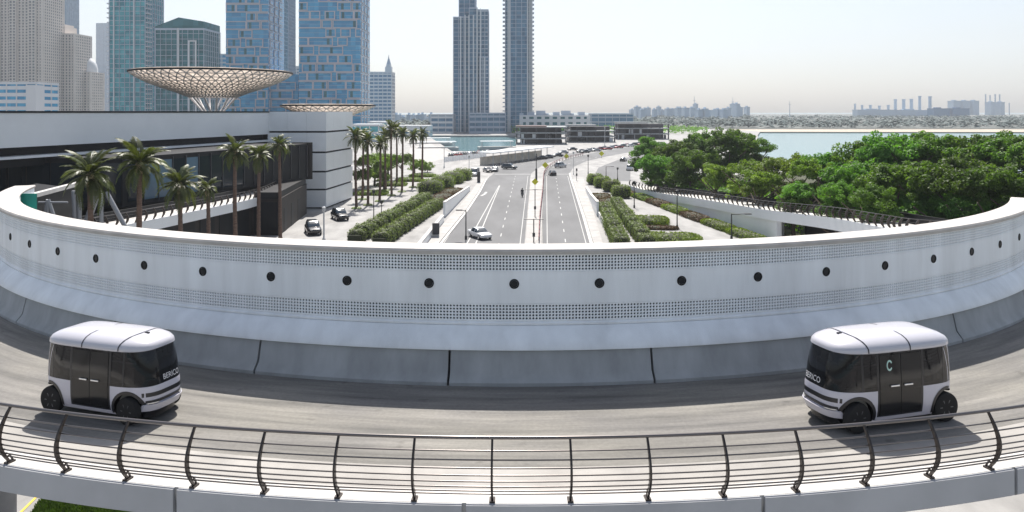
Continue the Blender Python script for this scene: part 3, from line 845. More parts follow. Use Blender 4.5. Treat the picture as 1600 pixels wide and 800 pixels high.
# ================================================================== cars
def car_paint(name, c): return mat('car_paint_' + name, c, 0.25, coat=0.6, metal=0.1)
PAINTS = {'white': car_paint('white', (0.72, 0.72, 0.72)), 'black': car_paint('black', (0.012, 0.012, 0.014)), 'red': car_paint('red', (0.3, 0.015, 0.015)),
          'silver': car_paint('silver', (0.4, 0.41, 0.42)), 'grey': car_paint('grey', (0.07, 0.075, 0.08)), 'blue': car_paint('blue', (0.03, 0.06, 0.15)), 'yellow': car_paint('yellow', (0.6, 0.42, 0.05))}
M_carglass = mat('car_glass', (0.015, 0.03, 0.045), 0.05, spec=0.8)
M_lamp = mat('lamp_glass', (0.7, 0.7, 0.68), 0.15); M_tail = mat('tail_lamp', (0.3, 0.01, 0.01), 0.25)
def car_meshes(kind):
    # x stations: x, z bottom, z top (bonnet / boot), half width
    if kind == 'suv':
        st = [(-2.38, .45, .95, .78), (-2.3, .32, 1.12, .9), (-1.5, .28, 1.16, .97), (0.3, .27, 1.14, .98), (1.3, .28, 1.12, .97), (2.0, .3, 1.04, .92), (2.3, .38, .92, .8), (2.36, .5, .75, .7)]
        cab = [(1.10, 1.15, 2.28, .9), (1.4, .85, 2.2, .84), (1.72, .3, 2.02, .74), (1.78, .2, 1.95, .7)]; wr, wb = .37, 1.42
    elif kind == 'van':
        st = [(-2.5, .45, 1.1, .85), (-2.45, .32, 1.2, .95), (-1.5, .28, 1.22, 1.0), (0.5, .27, 1.22, 1.0), (1.6, .28, 1.2, .98), (2.2, .3, 1.1, .93), (2.45, .4, .95, .82), (2.5, .5, .8, .74)]
        cab = [(1.18, 2.0, 2.42, .97), (1.5, 1.65, 2.4, .94), (2.1, 1.1, 2.36, .86), (2.25, .95, 2.3, .8)]; wr, wb = .35, 1.55
    else:
        st = [(-2.28, .42, .8, .75), (-2.2, .3, .95, .85), (-1.4, .25, .98, .9), (0.2, .24, .95, .91), (1.2, .25, .92, .9), (1.9, .27, .82, .85), (2.2, .34, .7, .72), (2.26, .45, .6, .62)]
        cab = [(.9, 1.05, 1.75, .84), (1.12, .72, 1.45, .76), (1.36, .22, 1.05, .64), (1.42, .1, .9, .58)]; wr, wb = .33, 1.36
    mb = MB(); rings = []
    for x, z0, z1, w in st:
        r = []
        for k in range(16):
            t = 2 * math.pi * k / 16; c, s = math.cos(t), math.sin(t); e = 2 / 4.5
            r.append((x, w * (1 if c > 0 else -1) * abs(c) ** e, (z0 + z1) / 2 + (z1 - z0) / 2 * (1 if s > 0 else -1) * abs(s) ** e))
        rings.append(r)
    mb.loft(rings); body = mb
    def cring(z, a, b_, w):
        r = []
        for k in range(28):
            t = 2 * math.pi * k / 28; c, s = math.cos(t), math.sin(t); e = 2 / 5
            r.append(((a if c > 0 else b_) * (1 if c > 0 else -1) * abs(c) ** e, w * (1 if s > 0 else -1) * abs(s) ** e, z))
        return r
    gl_ = MB(); gl_.loft([cring(*c) for c in cab[:3]])
    rf = MB(); rf.loft([cring(cab[2][0] + 0.002, *[q * 1.015 for q in cab[2][1:]]), cring(cab[3][0], *cab[3][1:]), cring(cab[3][0] + 0.02, *[q * .7 for q in cab[3][1:]])])
    pil = MB()
    for s in (1, -1):
        for x0, x1 in ((0.05, 0.0), (-1.0, -0.95)):
            pil.beam((x0, s * cab[0][3] * 1.0, cab[0][0]), (x1, s * (cab[2][3] + .01), cab[2][0]), 0.09, 0.03)
    wh = MB(); wh.lathe([(.05, -.11), (wr * .62, -.11), (wr * .95, -.11), (wr, -.07), (wr, .07), (wr * .95, .11), (wr * .62, .11), (.05, .09)], 20, axis='Y')
    rm = MB(); rm.lathe([(wr * .6, .108), (wr * .6, .116), (.04, .125)], 14, axis='Y')
    hl = MB(); xf = st[-2][0]; hl.box((xf - .02, .5, st[-3][2] - .18), (.12, .34, .13))
    tl = MB(); xb = st[1][0]; tl.box((xb - .03, .62, st[1][2] - .2), (.1, .22, .2))
    out = {}
    for k, q, sm in (('body', body, 45), ('windows', gl_, 50), ('roof', rf, 50), ('pillar', pil, None), ('wheel', wh, 40), ('rim', rm, 40), ('headlight', hl, None), ('tail_light', tl, None)):
        me = q.mesh(k, sm)
        out[k] = me
    for k, mm in (('windows', M_carglass), ('wheel', M_black), ('rim', M_silver), ('headlight', M_lamp), ('tail_light', M_tail)): out[k].materials.append(mm)
    out['wb'], out['wr'], out['w'] = wb, wr, st[3][3]
    return out
CARM = {k: car_meshes(k) for k in ('sedan', 'suv', 'van')}
_painted = {}
def paintmesh(kind, part, col):
    k = (kind, part, col)
    if k not in _painted:
        me = CARM[kind][part].copy(); me.name = part; me.materials.clear(); me.materials.append(PAINTS[col]); _painted[k] = me
    return _painted[k]
def car(kind, col, p, heading, label, group=None, detail=True, cat='car'):
    c = CARM[kind]
    nm = {'sedan': 'car', 'suv': 'suv_car', 'van': 'van'}[kind]
    r = thing(nm, label, cat, (p[0], p[1], 0.014), heading, group)
    link('body', paintmesh(kind, 'body', col), r); link('windows', c['windows'], r); link('roof', paintmesh(kind, 'roof', col), r)
    for sx in (1, -1):
        for sy in (1, -1):
            w = link('wheel', c['wheel'], r, (sx * c['wb'], sy * (c['w'] - .12), c['wr']), 0 if sy > 0 else math.pi)
            if detail: link('rim', c['rim'], w)
    if detail:
        link('pillar', paintmesh(kind, 'pillar', col), r)
        for s in (1, -1):
            link('headlight', c['headlight'], r, sc=(1, s, 1)); link('tail_light', c['tail_light'], r, sc=(1, s, 1))
    return r
# ================================================================== building on the left
bld = thing('low_building', 'long low building with white roof fascia over dark glass facade', 'building', (-45, 110, 0))
def part(mb, name, m, root, **kw):
    o = mb.build(name, m, **kw)
    return put(o, root)
fx = lambda Y: -42.8 - (134 - Y) * (12.2 / 52)          # line of the roof fascia
foot = [(fx(60), 60), (-42.8, 134), (-42.8, 134.05), (-60, 185), (-110, 185), (-110, 60)]
foot = [(fx(60), 60), (-42.8, 134), (-45, 185), (-110, 185), (-110, 60)]
inset = lambda d: [(fx(60) - d, 60 + d), (-42.8 - d, 134), (-45 - d, 185 - d), (-110 + d, 185 - d), (-110 + d, 60 + d)]
part(MB().prism(foot, 13.1, 16.9), 'roof_fascia', M_panel, bld)
part(MB().prism([(p[0] + (0.12 if i < 3 else -0.12), p[1]) for i, p in enumerate(foot)], 16.9, 17.12), 'coping', M_coping, bld)
part(MB().prism(inset(1.2), 12.1, 13.1), 'shadow_gap', M_darkclad, bld)
part(MB().prism([(p[0] + 0.5, p[1]) for p in inset(0.0)[:2]] + [(-43.5, 150), (-70, 150), (-70, 60)], 11.85, 12.1), 'ledge', M_panel, bld)
part(MB().prism([(p[0] - 0.35, p[1]) for p in foot[:2]] + [(-45, 150), (-72, 150), (-72, 60.4)], 10.9, 11.85), 'soffit_band', M_coping, bld)
part(MB().prism(inset(2.6)[:2] + [(-48, 150), (-75, 150), (-75, 62)], 0.0, 10.9), 'glass_wall', M_glass, bld)
# mullions and a slab edge on the glass wall
mbm = MB()
for i in range(30):
    Y = 64 + i * 2.4
    mbm.bb(fx(Y) - 2.72, fx(Y) - 2.42, Y - 0.06, Y + 0.06, 0, 10.9)
    if i % 6 == 0: part(MB().tube([(fx(Y) - 0.9, Y, 0), (fx(Y) - 0.9, Y, 10.9)], 0.28, 12), 'column', M_coping, bld, smooth=40)
stuff(part(mbm, 'mullions', M_coping, bld))
a, b_ = Vector((fx(62) - 2.5, 62, 5.6)), Vector((fx(133) - 2.5, 133, 5.6))
part(MB().beam(a, b_, 0.6, 0.5), 'slab_edge', M_coping, bld)
# banded white block at the right-hand end
core = [(-42.7, 134.25), (-32.95, 134.25), (-31.65, 149.8), (-44, 149.8)]
part(MB().prism(core, 0.0, 16.9), 'block_core', M_coping, bld)
zs = [0.25, 3.35, 6.5, 9.9, 13.5, 17.05]
A_, B_, C2, D2 = Vector((-43.0, 134.0)), Vector((-32.7, 134.0)), Vector((-31.4, 150.0)), Vector((-44, 150.0))
for k in range(5):
    z0, z1 = zs[k] + (0.0 if k == 0 else 0.16), zs[k + 1] - (0.0 if k == 4 else 0.16)
    for (p, q, n) in ((A_, B_, 3), (B_, C2, 4)):
        for i in range(n):
            s0, s1 = p + (q - p) * (i / n), p + (q - p) * ((i + 1) / n)
            d = (q - p).normalized(); s0 = s0 + d * 0.012; s1 = s1 - d * 0.012
            nn = Vector((d.y, -d.x))
            if k == 0 and p is A_ and i == 1: continue
            part(MB().prism([s0, s1, s1 - nn * 0.2, s0 - nn * 0.2], z0, z1), 'cladding_panel', M_panel, bld)
for i in range(3):                                     # entrance glazing in the lowest course
    part(MB().bb(-39.5 + i * 1.13, -38.5 + i * 1.13, 134.0, 134.12, 0.3, 3.1), 'window', M_glass, bld)
# dark upper volume and brown plinth
up_ = [(-34.2, 128), (-45, 88), (-62, 88), (-62, 128)]
part(MB().prism(up_, 5.9, 11.7), 'dark_volume', M_darkclad, bld)
d = (Vector(up_[0]) - Vector(up_[1])); nn = Vector((d.y, -d.x)).normalized(); Ld = d.length; d.normalize()
for k in range(16):
    s = 0.8 + k * 2.5
    q0, q1 = Vector(up_[1]) + d * s, Vector(up_[1]) + d * min(s + 2.35, Ld - 0.4)
    mm = (mat('painted_reflection_glass', (.12, .19, .25), .1, spec=.4) if k in (1, 2, 4) else M_glass) if k < 9 else M_darkclad  # a few paler panes: bluish reflection put into the glass colour
    part(MB().prism([q1 + nn * 0.22 + d * .02, q1 + nn * 0.22 + d * .1, q1 + d * .1, q1 + d * .02], 6.2, 11.4), 'mullion', M_gunmetal, bld)
    part(MB().prism([q0 + nn * 0.08, q1 + nn * 0.08, q1 - nn * 0.1, q0 - nn * 0.1], 6.5, 11.1), 'window' if k < 9 else 'dark_panel', mm, bld)
for k in range(6):
    x0 = -61.5 + k * 2.75
    part(MB().bb(x0, x0 + 2.6, 87.92, 88.1, 6.5, 11.1), 'window', M_glass, bld)
part(MB().prism([(-33.9, 127.9), (-33.6, 128.3), (-37, 128.3), (-37, 127.9)], 5.7, 11.9), 'end_frame', M_brownclad, bld)
part(MB().prism([(-35.9, 105), (-32.0, 105), (-34.4, 127.6), (-60, 127.6), (-60, 80), (-38.4, 80)], 0.0, 5.0), 'plinth', M_brownclad, bld)
part(MB().prism([(-35.6, 105.2), (-32.2, 105.2), (-34.5, 127.4), (-38, 127.4)], 5.0, 5.9), 'plinth_top', M_darkclad, bld)
for k in range(3):
    Yk = 109 + k * 5.6; xk = -32.0 - (Yk - 105) * (2.4 / 22.6)
    part(MB().box((xk - 0.12, Yk, 1.7), (0.3, 2.2, 3.4), rz=0.106), 'doorway', M_darkclad, bld)
for k in range(5):
    s0 = Vector((-38.4, 80)).lerp(Vector((-35.9, 105)), 0.06 + k * 0.19); s1 = Vector((-38.4, 80)).lerp(Vector((-35.9, 105)), 0.2 + k * 0.19)
    part(MB().prism([s0 + Vector((.06, 0)), s1 + Vector((.06, 0)), s1 - Vector((.1, 0)), s0 - Vector((.1, 0))], 0.2, 4.3), 'dark_panel', M_darkclad, bld)
part(MB().bb(-35.6, -32.3, 104.93, 105.1, 0.2, 4.6), 'dark_panel', M_darkclad, bld)
# upper deck with bright edge, raking struts and frames at the near end
M_strut = mat('pale_steel_strut', (0.3, 0.31, 0.33), 0.45, metal=0.2)
gal = thing('steel_gallery', 'dark gallery with bright sloping edge on raking grey struts', 'gallery', (-38, 66, 0))
p0, p1 = P(42, 308, 62), P(126, 286, 74)
dv = p1 - p0
for nm, o_, w_, h_, m_ in (('edge_beam', 0.0, 0.5, 0.35, M_kerb), ('fascia', -1.1, 0.35, 1.8, M_darkclad)):
    part(MB().beam(p0 - dv * 0.5 + Vector((0, 0, o_)), p1 + Vector((0, 0, o_)), w_, h_), nm, m_, gal)
part(MB().prism([(p0.x - dv.x * .5, p0.y - dv.y * .5 + .2), (p1.x, p1.y + .2), (p1.x - 8, p1.y + 6), (p0.x - 14, p0.y)], lambda i: 0.0, lambda i: (8, 9.5, 9.5, 8)[i]), 'back_wall', M_darkclad, gal)
for (xa, ya, xb, yb, Y, r) in ((75, 312, 66, 360, 62, .16), (75, 312, 75, 362, 62, .16), (75, 312, 92, 362, 62, .16), (116, 298, 118, 372, 66, .22), (124, 300, 124, 372, 66, .18),
                               (153, 297, 128, 372, 66, .3), (158, 302, 159, 372, 67, .16), (166, 300, 202, 366, 68, .2), (60, 316, 106, 316, 62, .07)):
    part(MB().tube([P(xa, ya, Y), P(xb, yb, Y)], r, 10), 'strut', M_strut, gal, smooth=40)
M_teal = mat('teal_sheeting', (0.0, 0.22, 0.17), 0.6, var=0.3, scale=0.8, bump=0.3, bscale=3)
tl = MB(); tl.box((0, 0, 1.1), (1.5, 0.06, 2.2)); tl.box((-0.72, 0.05, 1.1), (0.06, 0.06, 2.2)); tl.box((0.72, 0.05, 1.1), (0.06, 0.06, 2.2))
o = tl.build('hoarding_panel', M_teal); o.location = (-26.55, 41.3, ZD + 1.78); tag(o, 'teal green hoarding sheet inside the far turn of the white wall', 'hoarding')
mb = MB(); mb.box((-26.55, 41.3, ZD + 0.8), (1.5, 1.0, 1.95)); mb.box((-27.2, 41.3, ZD - 0.6), (2.6, 1.2, 0.9))
tag(mb.build('plinth_block', M_barrier), 'grey concrete block carrying the teal hoarding sheet', 'block')

# ------------------------------------------------------------------ slender ramps with bowed-post railings
def side_ramp(name, label, pts, width, side, fascia_h, wall_to_ground=True, rail_label=None, nstep=1.65):
    # pts: deck edge on the side facing the road (Vector, z = deck level); side: +1 deck lies to the right of travel
    n = len(pts)
    dirs = [(pts[min(i + 1, n - 1)] - pts[max(i - 1, 0)]).normalized() for i in range(n)]
    nor = [Vector((d.y, -d.x, 0)).normalized() * side for d in dirs]
    root = thing(name, label, 'ramp', (pts[0].x, pts[0].y, 0))
    mb = MB(); mb.grid([[p for p in pts], [p + q * width for p, q in zip(pts, nor)]]); part(mb, 'deck', M_kerb, root)
    mb = MB()
    out = [p - q * 0.25 for p, q in zip(pts, nor)]
    rows = [[p + Vector((0, 0, 0.12)) for p in pts], [p + Vector((0, 0, 0.12)) for p in out], [p + Vector((0, 0, -fascia_h)) for p in out], [p + q * 0.3 + Vector((0, 0, -fascia_h - 0.1)) for p, q in zip(pts, nor)]]
    mb.grid(rows); part(mb, 'fascia', M_panel, root)
    mb = MB(); mb.grid([[p + q * width + Vector((0, 0, 1.0)) for p, q in zip(pts, nor)], [p + q * (width + .2) + Vector((0, 0, 1.0)) for p, q in zip(pts, nor)], [p + q * (width + .2) + Vector((0, 0, -0.5)) for p, q in zip(pts, nor)]])
    part(mb, 'far_parapet', M_coping, root)
    mb = MB(); mb.grid([[p + q * 0.3 + Vector((0, 0, -fascia_h - 0.1)) for p, q in zip(pts, nor)], [p + q * (width + .2) + Vector((0, 0, -0.5)) for p, q in zip(pts, nor)]]); part(mb, 'soffit', M_barrier, root)
    # railing posts along the edge
    seg = [0.0]
    for a, b in zip(pts, pts[1:]): seg.append(seg[-1] + (b - a).length)
    s = 0.4
    while s < seg[-1]:
        i = max(k for k in range(n) if seg[k] <= s); i = min(i, n - 2)
        f = (s - seg[i]) / (seg[i + 1] - seg[i]); p = pts[i].lerp(pts[i + 1], f); q = nor[i].lerp(nor[i + 1], f).normalized()
        o = link('post', ME_SLIMPOST); o.location = p + Vector((0, 0, 0.1)); o.rotation_euler = (0, 0, math.atan2(q.y, q.x) - math.pi / 2)
        put(o, root); s += nstep
    for z, r in ((1.18, 0.035), (0.9, 0.014), (0.7, 0.014), (0.5, 0.014), (0.3, 0.014)):
        bow = 0.22 * math.sin(math.pi * (z - 0.05) / 1.2)
        part(MB().tube([p - q * bow + Vector((0, 0, z + 0.1)) for p, q in zip(pts, nor)], r, 6), 'rail', M_rail, root, smooth=60)
    return root, nor
mb = MB(); rings = []
for i in range(9):
    z = 1.2 * i / 8; y = -0.26 * math.sin(math.pi * (i / 8)); w = 0.07 + 0.05 * math.sin(math.pi * i / 8)
    rings.append([(-.045, y - w, z), (.045, y - w, z), (.045, y + w, z), (-.045, y + w, z)])
mb.loft(rings); ME_SLIMPOST = mb.mesh('post'); ME_SLIMPOST.materials.append(M_steel)

def smooth_path(ctrl, n):
    out = []
    c = [ctrl[0]] + ctrl + [ctrl[-1]]
    for i in range(1, len(c) - 2):
        p0, p1, p2, p3 = c[i - 1], c[i], c[i + 1], c[i + 2]
        for k in range(n):
            t = k / n
            out.append(0.5 * ((2 * p1) + (p2 - p0) * t + (2 * p0 - 5 * p1 + 4 * p2 - p3) * t * t + (3 * p1 - p0 - 3 * p2 + p3) * t ** 3))
    out.append(ctrl[-1])
    return out
def down(v, d=1.3): return v - Vector((0, 0, d))
rpath = smooth_path([down(P(984, 281, 160)), down(P(1020, 290, 148)), down(P(1085, 298, 126)), down(P(1150, 307, 110)), down(P(1200, 314, 100)), down(P(1300, 323, 82)), down(P(1380, 335, 70)), down(P(1455, 344, 60)), Vector((37, 48, 8.5))], 5)
rr, rn = side_ramp('access_ramp', 'white ramp with dark bowed posts rising in front of the green trees', rpath, 5.0, -1, 1.15)
# shaded retaining wall below the ramp and the underpass opening
ia = [i for i, p in enumerate(rpath) if p.y > 96]; last = ia[-1]
mb = MB(); mb.grid([[p + q * 0.05 + Vector((0, 0, -1.15)) for p, q in zip(rpath[:last + 1], rn)], [Vector((p.x, p.y, 0)) + q * 0.05 for p, q in zip(rpath[:last + 1], rn)]])
part(mb, 'retaining_wall', M_panel, rr)
tail = rpath[last:]; tq = rn[last:]
mb = MB(); mb.grid([[p + q * 3.5 + Vector((0, 0, -0.9)) for p, q in zip(tail, tq)], [Vector((p.x, p.y, 0)) + q * 3.5 for p, q in zip(tail, tq)]]); part(mb, 'underpass_back', M_darkclad, rr)
e = tail[0]; q = tq[0]
part(MB().prism([(e.x - .3, e.y - .3), (e.x + .3, e.y - .4), (e.x + .9, e.y + .3), (e.x + .2, e.y + .5)], 0, e.z - 1.1), 'pier', M_panel, rr)
for k in (9, 15):
    if k < len(tail): part(MB().tube([(tail[k].x + 1.5, tail[k].y, 0), (tail[k].x + 1.5, tail[k].y, tail[k].z - 1.0)], 0.5, 14), 'pier', M_panel, rr, smooth=40)

lpath = smooth_path([Vector((-38.6, 66, 6.2)), Vector((-37.6, 78, 5.75)), Vector((-36.4, 92, 5.35)), Vector((-35.4, 105, 5.05)), Vector((-36.6, 118, 5.0))], 5)
side_ramp('access_ramp', 'pale ramp with dark bowed posts in front of the dark glass facade', lpath, 3.6, -1, 1.0)

# ------------------------------------------------------------------ lattice funnels on the roof
M_lattice = mat('warm_white_lattice', (0.86, 0.82, 0.78), 0.5, var=0.08, scale=0.2)
M_skin = mat('taupe_roof_skin', (0.68, 0.62, 0.57), 0.7, var=0.45, scale=0.6, trans=0.42, tint=(1.0, 0.95, 0.9))
def funnel(label, c, zbase, prof, nseg, rbase, zl):
    root = thing('lattice_canopy', label, 'canopy', (c[0], c[1], zbase), 0, 'funnel lattice canopies')
    def pt(level, k, dr=0.0, dz=0.0):
        r, z = prof[level]; a = 2 * math.pi * k / nseg
        return ((r + dr) * math.cos(a), (r + dr) * math.sin(a), z - zbase + dz)
    mb = MB(); nl = len(prof)
    for l in range(nl - 1):
        for k in range(nseg):
            h = 0.5 * (l % 2)
            a = pt(l, k + h)
            mb.tube([a, pt(l + 1, k + h + 0.5)], 0.12, 4, False); mb.tube([a, pt(l + 1, k + h - 0.5)], 0.12, 4, False)
            mb.tube([a, pt(l, k + 1 + h)], 0.09, 4, False)
    stuff(mb.build('lattice', M_lattice, root, recalc=False))
    mb = MB(); mb.grid([[pt(l, k, -0.25, 0.45) for k in range(nseg + 1)] for l in range(nl)]); mb.build('roof_skin', M_skin, root, smooth=60)
    mb = MB(); mb.tube([pt(nl - 1, k, 0.1, 0.15) for k in range(nseg + 1)], 0.2, 6, False); mb.build('rim', M_coping, root)
    for k in range(12):
        a = 2 * math.pi * k / 12
        mb = MB(); mb.tube([(rbase * math.cos(a + .15), rbase * math.sin(a + .15), 0), (prof[0][0] * math.cos(a), prof[0][0] * math.sin(a), prof[0][1] - zbase)], 0.2, 6); mb.build('strut', M_lattice, root, smooth=50)
    return root
f1 = [(4.4, 19.9), (5.4, 20.35), (6.5, 20.8), (7.8, 21.25), (9.1, 21.7), (10.5, 22.2), (11.9, 22.75), (13.1, 23.35), (14.2, 24.0), (14.95, 24.6)]
funnel('wide white lattice funnel canopy standing on splayed struts above the roof', (PX(333, 150), 150), 17.12, f1, 54, 2.0, 0)
f2 = [(2.6, 14.6), (4.0, 15.6), (5.6, 16.4), (7.4, 17.1), (9.0, 17.7), (10.3, 18.3)]
r2 = funnel('smaller low lattice canopy showing just its rim past the white block', (PX(513, 172), 172), 0.0, f2, 32, 1.6, 0)
# ================================================================== vegetation
def leaf_quads(rg, centres, radii, per, size, up=0.3, flat=1.0):
    n = len(centres) * per
    c = np.repeat(np.asarray(centres, float), per, 0); r = np.repeat(np.asarray(radii, float), per)
    d = rg.normal(size=(n, 3)); d /= np.linalg.norm(d, axis=1)[:, None]
    rad_ = r * (0.45 + 0.55 * rg.random(n) ** 0.5)
    pos = c + d * rad_[:, None] * np.array([1, 1, flat])
    nrm = d * 0.6 + rg.normal(size=(n, 3)) * 0.6 + np.array([0, 0, up]); nrm /= np.linalg.norm(nrm, axis=1)[:, None]
    a = np.cross(nrm, rg.normal(size=(n, 3))); a /= np.linalg.norm(a, axis=1)[:, None]
    b = np.cross(nrm, a)
    s = size * (0.6 + 0.8 * rg.random(n))[:, None]
    v = np.stack([pos - a * s, pos - b * s * 0.45 + nrm * s * 0.12, pos + a * s, pos + b * s * 0.45 + nrm * s * 0.12], 1).reshape(-1, 3)
    return v
def quads_mesh(name, V, m):
    n = len(V) // 4
    return raw_mesh(name, V, np.arange(4 * n).reshape(n, 4), m)

def crown_variant(seed, n_cl, per, size, m, shape=(1, 1, 0.8), lobes=5):
    rg = np.random.default_rng(seed); cen = []; rr = []
    lob = rg.normal(size=(lobes, 3)); lob /= np.linalg.norm(lob, axis=1)[:, None]; lob[:, 2] *= 0.7
    lob *= 0.42
    for k in range(n_cl):
        L0 = lob[k % lobes]
        d = rg.normal(size=3); d /= np.linalg.norm(d); d[2] = abs(d[2]) * 0.9 - 0.25
        cen.append((L0 + d * (0.34 + 0.24 * rg.random())) * np.array(shape)); rr.append(0.1 + 0.1 * rg.random())
    V = leaf_quads(rg, cen, rr, per, size, 0.45, 0.75)
    return quads_mesh('crown', V, m)
CROWN = [crown_variant(11 + k, 100, 120, 0.036, M_leaf, (1, 1, 0.9), 6 + k) for k in range(4)]
CROWN_Y = [crown_variant(31 + k, 90, 80, 0.04, M_leaf_y, (1, 1, 0.95), 5 + k) for k in range(2)]
def trunk_variant(seed):
    rr_ = random.Random(seed); mb = MB()
    mb.tube([(0, 0, 0), (0.02, 0.01, 0.3), (0.0, 0.03, 0.6)], [0.05, 0.036, 0.028], 9)
    for k in range(6):
        a = k * 1.05 + rr_.random(); l = 0.35 + 0.25 * rr_.random()
        s = (0.01, 0.02, 0.36 + 0.05 * k)
        mb.tube([s, (s[0] + l * .5 * math.cos(a), s[1] + l * .5 * math.sin(a), s[2] + .16), (s[0] + l * math.cos(a), s[1] + l * math.sin(a), s[2] + .36)], [0.02, 0.014, 0.006], 6)
    me = mb.mesh('trunk', 60); me.materials.append(M_trunk); return me
TRUNK = [trunk_variant(k) for k in range(2)]
tcount = [0]
def tree(px, ytop, Y, R, label, group, kind='g'):
    k = tcount[0]; tcount[0] += 1
    X = PX(px, Y); H = PZ(ytop, Y) + R * 0.2
    r = thing('broadleaf_tree', label, 'tree', (X, Y, 0), rnd.random() * 6.28, group)
    link('trunk', TRUNK[k % 2], r, sc=(H * 0.75, H * 0.75, H * 0.8))
    cz = H - R * 0.78
    vs = CROWN_Y if kind == 'y' else CROWN
    link('crown', vs[k % len(vs)], r, (0, 0, cz), rnd.random() * 6.28, (R * 1.05, R * 1.05, R * rnd.uniform(0.95, 1.12)))
    if kind == 'g' or cz > R * 1.3:       # a lower tier so the foliage reaches the ground planting
        link('lower_crown', vs[(k + 1) % len(vs)], r, (0, 0, max(R * .6, cz - R * 0.7)), rnd.random() * 6.28, (R * 1.02, R * 1.02, R * .95))
gA, gB = 'dark green trees behind the rising ramp', 'yellow green trees beside the rising ramp'
for a in [(1018, 214, 172, 5.2), (1052, 216, 158, 5.0), (1098, 203, 176, 5.8), (1140, 201, 160, 6.0), (1172, 210, 165, 5.0), (1078, 232, 146, 4.6), (1028, 240, 152, 4.2)]:
    tree(*a, 'dark green broadleaf tree in the clump at the foot of the rising ramp', gA)
for a in [(1120, 252, 128, 3.2), (1160, 250, 122, 3.6), (1205, 240, 118, 3.6), (1240, 244, 112, 4.0), (1188, 262, 112, 3.0), (1272, 252, 104, 3.4)]:
    tree(*a, 'sunlit yellow green tree beside the rising ramp', gB, 'y')
for a in [(1300, 236, 106, 4.4), (1345, 216, 104, 5.2), (1392, 212, 98, 5.2), (1440, 209, 98, 5.6), (1492, 207, 94, 5.6), (1535, 206, 92, 5.2), (1580, 210, 88, 5.4), (1622, 212, 86, 5.0),
          (1338, 252, 90, 4.0), (1395, 250, 84, 4.2), (1452, 252, 80, 4.2), (1515, 250, 76, 4.2), (1570, 252, 73, 4.2), (1240, 282, 98, 2.6), (1310, 286, 86, 2.6), (1370, 290, 78, 2.6), (1630, 260, 72, 4.0)]:
    tree(*a, 'tall dark green tree at the back of the grove against the sea' if a[2] > 85.5 and a[3] > 4.3 else ('low leafy young tree close behind the ramp parapet' if a[3] < 3 else 'mid height green tree in the front row of the grove behind the ramp'), 'back row of the grove' if a[2] > 85.5 and a[3] > 4.3 else ('young trees behind the parapet' if a[3] < 3 else 'front row of the grove'))
# dark bed under the grove
M_bed = mat('dark_planting_soil', (0.05, 0.055, 0.025), 0.95, var=0.4, scale=0.6)
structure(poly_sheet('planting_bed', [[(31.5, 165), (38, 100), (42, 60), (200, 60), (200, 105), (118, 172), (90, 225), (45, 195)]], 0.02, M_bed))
rg = np.random.default_rng(9)
cen = []; rr_ = []
for k in range(420):
    Y = 66 + 105 * rg.random() ** 1.2; x0 = np.interp(Y, [60, 82, 110, 150, 165], [41, 41.5, 39, 34.5, 33])
    cen.append((x0 + 14 * rg.random() ** 1.5, Y, 1.2 + 2.0 * rg.random())); rr_.append(1.3 + 1.2 * rg.random())
tag(link('undergrowth', quads_mesh('undergrowth', leaf_quads(rg, cen, rr_, 50, 0.26), M_leaf)), 'dense green undergrowth beneath the trees behind the ramp', 'undergrowth', kind='stuff')

# ------------------------------------------------------------------ palms
def frond_mesh(name, seed, Ln=2.7, droop=1.0):
    rr_ = random.Random(seed); V = []; Q = []
    n = 20; prev = None; pts = []
    for i in range(n + 1):
        s = i / n
        x = Ln * (s - 0.12 * s ** 3 * droop); z = Ln * (0.42 * s - 0.75 * droop * s ** 2.2)
        pts.append(Vector((x, 0, z)))
    for i in range(n):
        a, b_ = pts[i], pts[i + 1]; w = 0.03 * (1 - i / n) + 0.006
        o = len(V); V += [(a.x, -w, a.z), (b_.x, -w, b_.z), (b_.x, w, b_.z + .01), (a.x, w, a.z + .01)]; Q.append((o, o + 1, o + 2, o + 3))
    for i in range(2, n + 1):
        s = i / n; p = pts[i]; t = (pts[i] - pts[i - 1]).normalized()
        for sg in (1, -1):
            for h_ in (0, 0.5):
                l = (0.62 * math.sin(math.pi * min(1, 0.12 + s * 0.86)) ** 0.7 + 0.06) * rr_.uniform(.8, 1.1)
                dr = Vector((t.x * 0.75, sg * 0.9, t.z * 0.75 - 0.28 * rr_.uniform(.5, 1.7))).normalized()
                base = p - t * (Ln / n) * h_; w = t * 0.045
                tip = base + dr * l + Vector((0, 0, -0.12 * l)); mid = base + dr * l * 0.5
                o = len(V); V += [tuple(base - w), tuple(mid - w * 1.3), tuple(tip), tuple(mid + w * 1.3)]; Q.append((o, o + 1, o + 2, o + 3))
    return raw_mesh(name, np.array(V), np.array(Q), M_palm)
FROND = [frond_mesh('frond', 1, 2.7, 0.75), frond_mesh('frond', 2, 2.6, 1.05), frond_mesh('frond', 3, 2.5, 1.4)]
def palm_trunk(H, r=0.2):
    mb = MB(); pts = []; rr_ = []
    n = 26
    for i in range(n + 1):
        s = i / n
        pts.append((0.18 * math.sin(s * 2.2), 0.1 * s * s, H * s)); rr_.append(r * (1.25 - 0.35 * s if s < 0.9 else 0.95 + 1.6 * (s - .9)) * (1.06 if i % 2 else 0.96) + (0.12 if i == 0 else 0))
    mb.tube(pts, rr_, 10); return mb, Vector(pts[-1])
M_husk = mat('pale_palm_husk', (0.42, 0.33, 0.2), 0.9, var=0.4, scale=4)
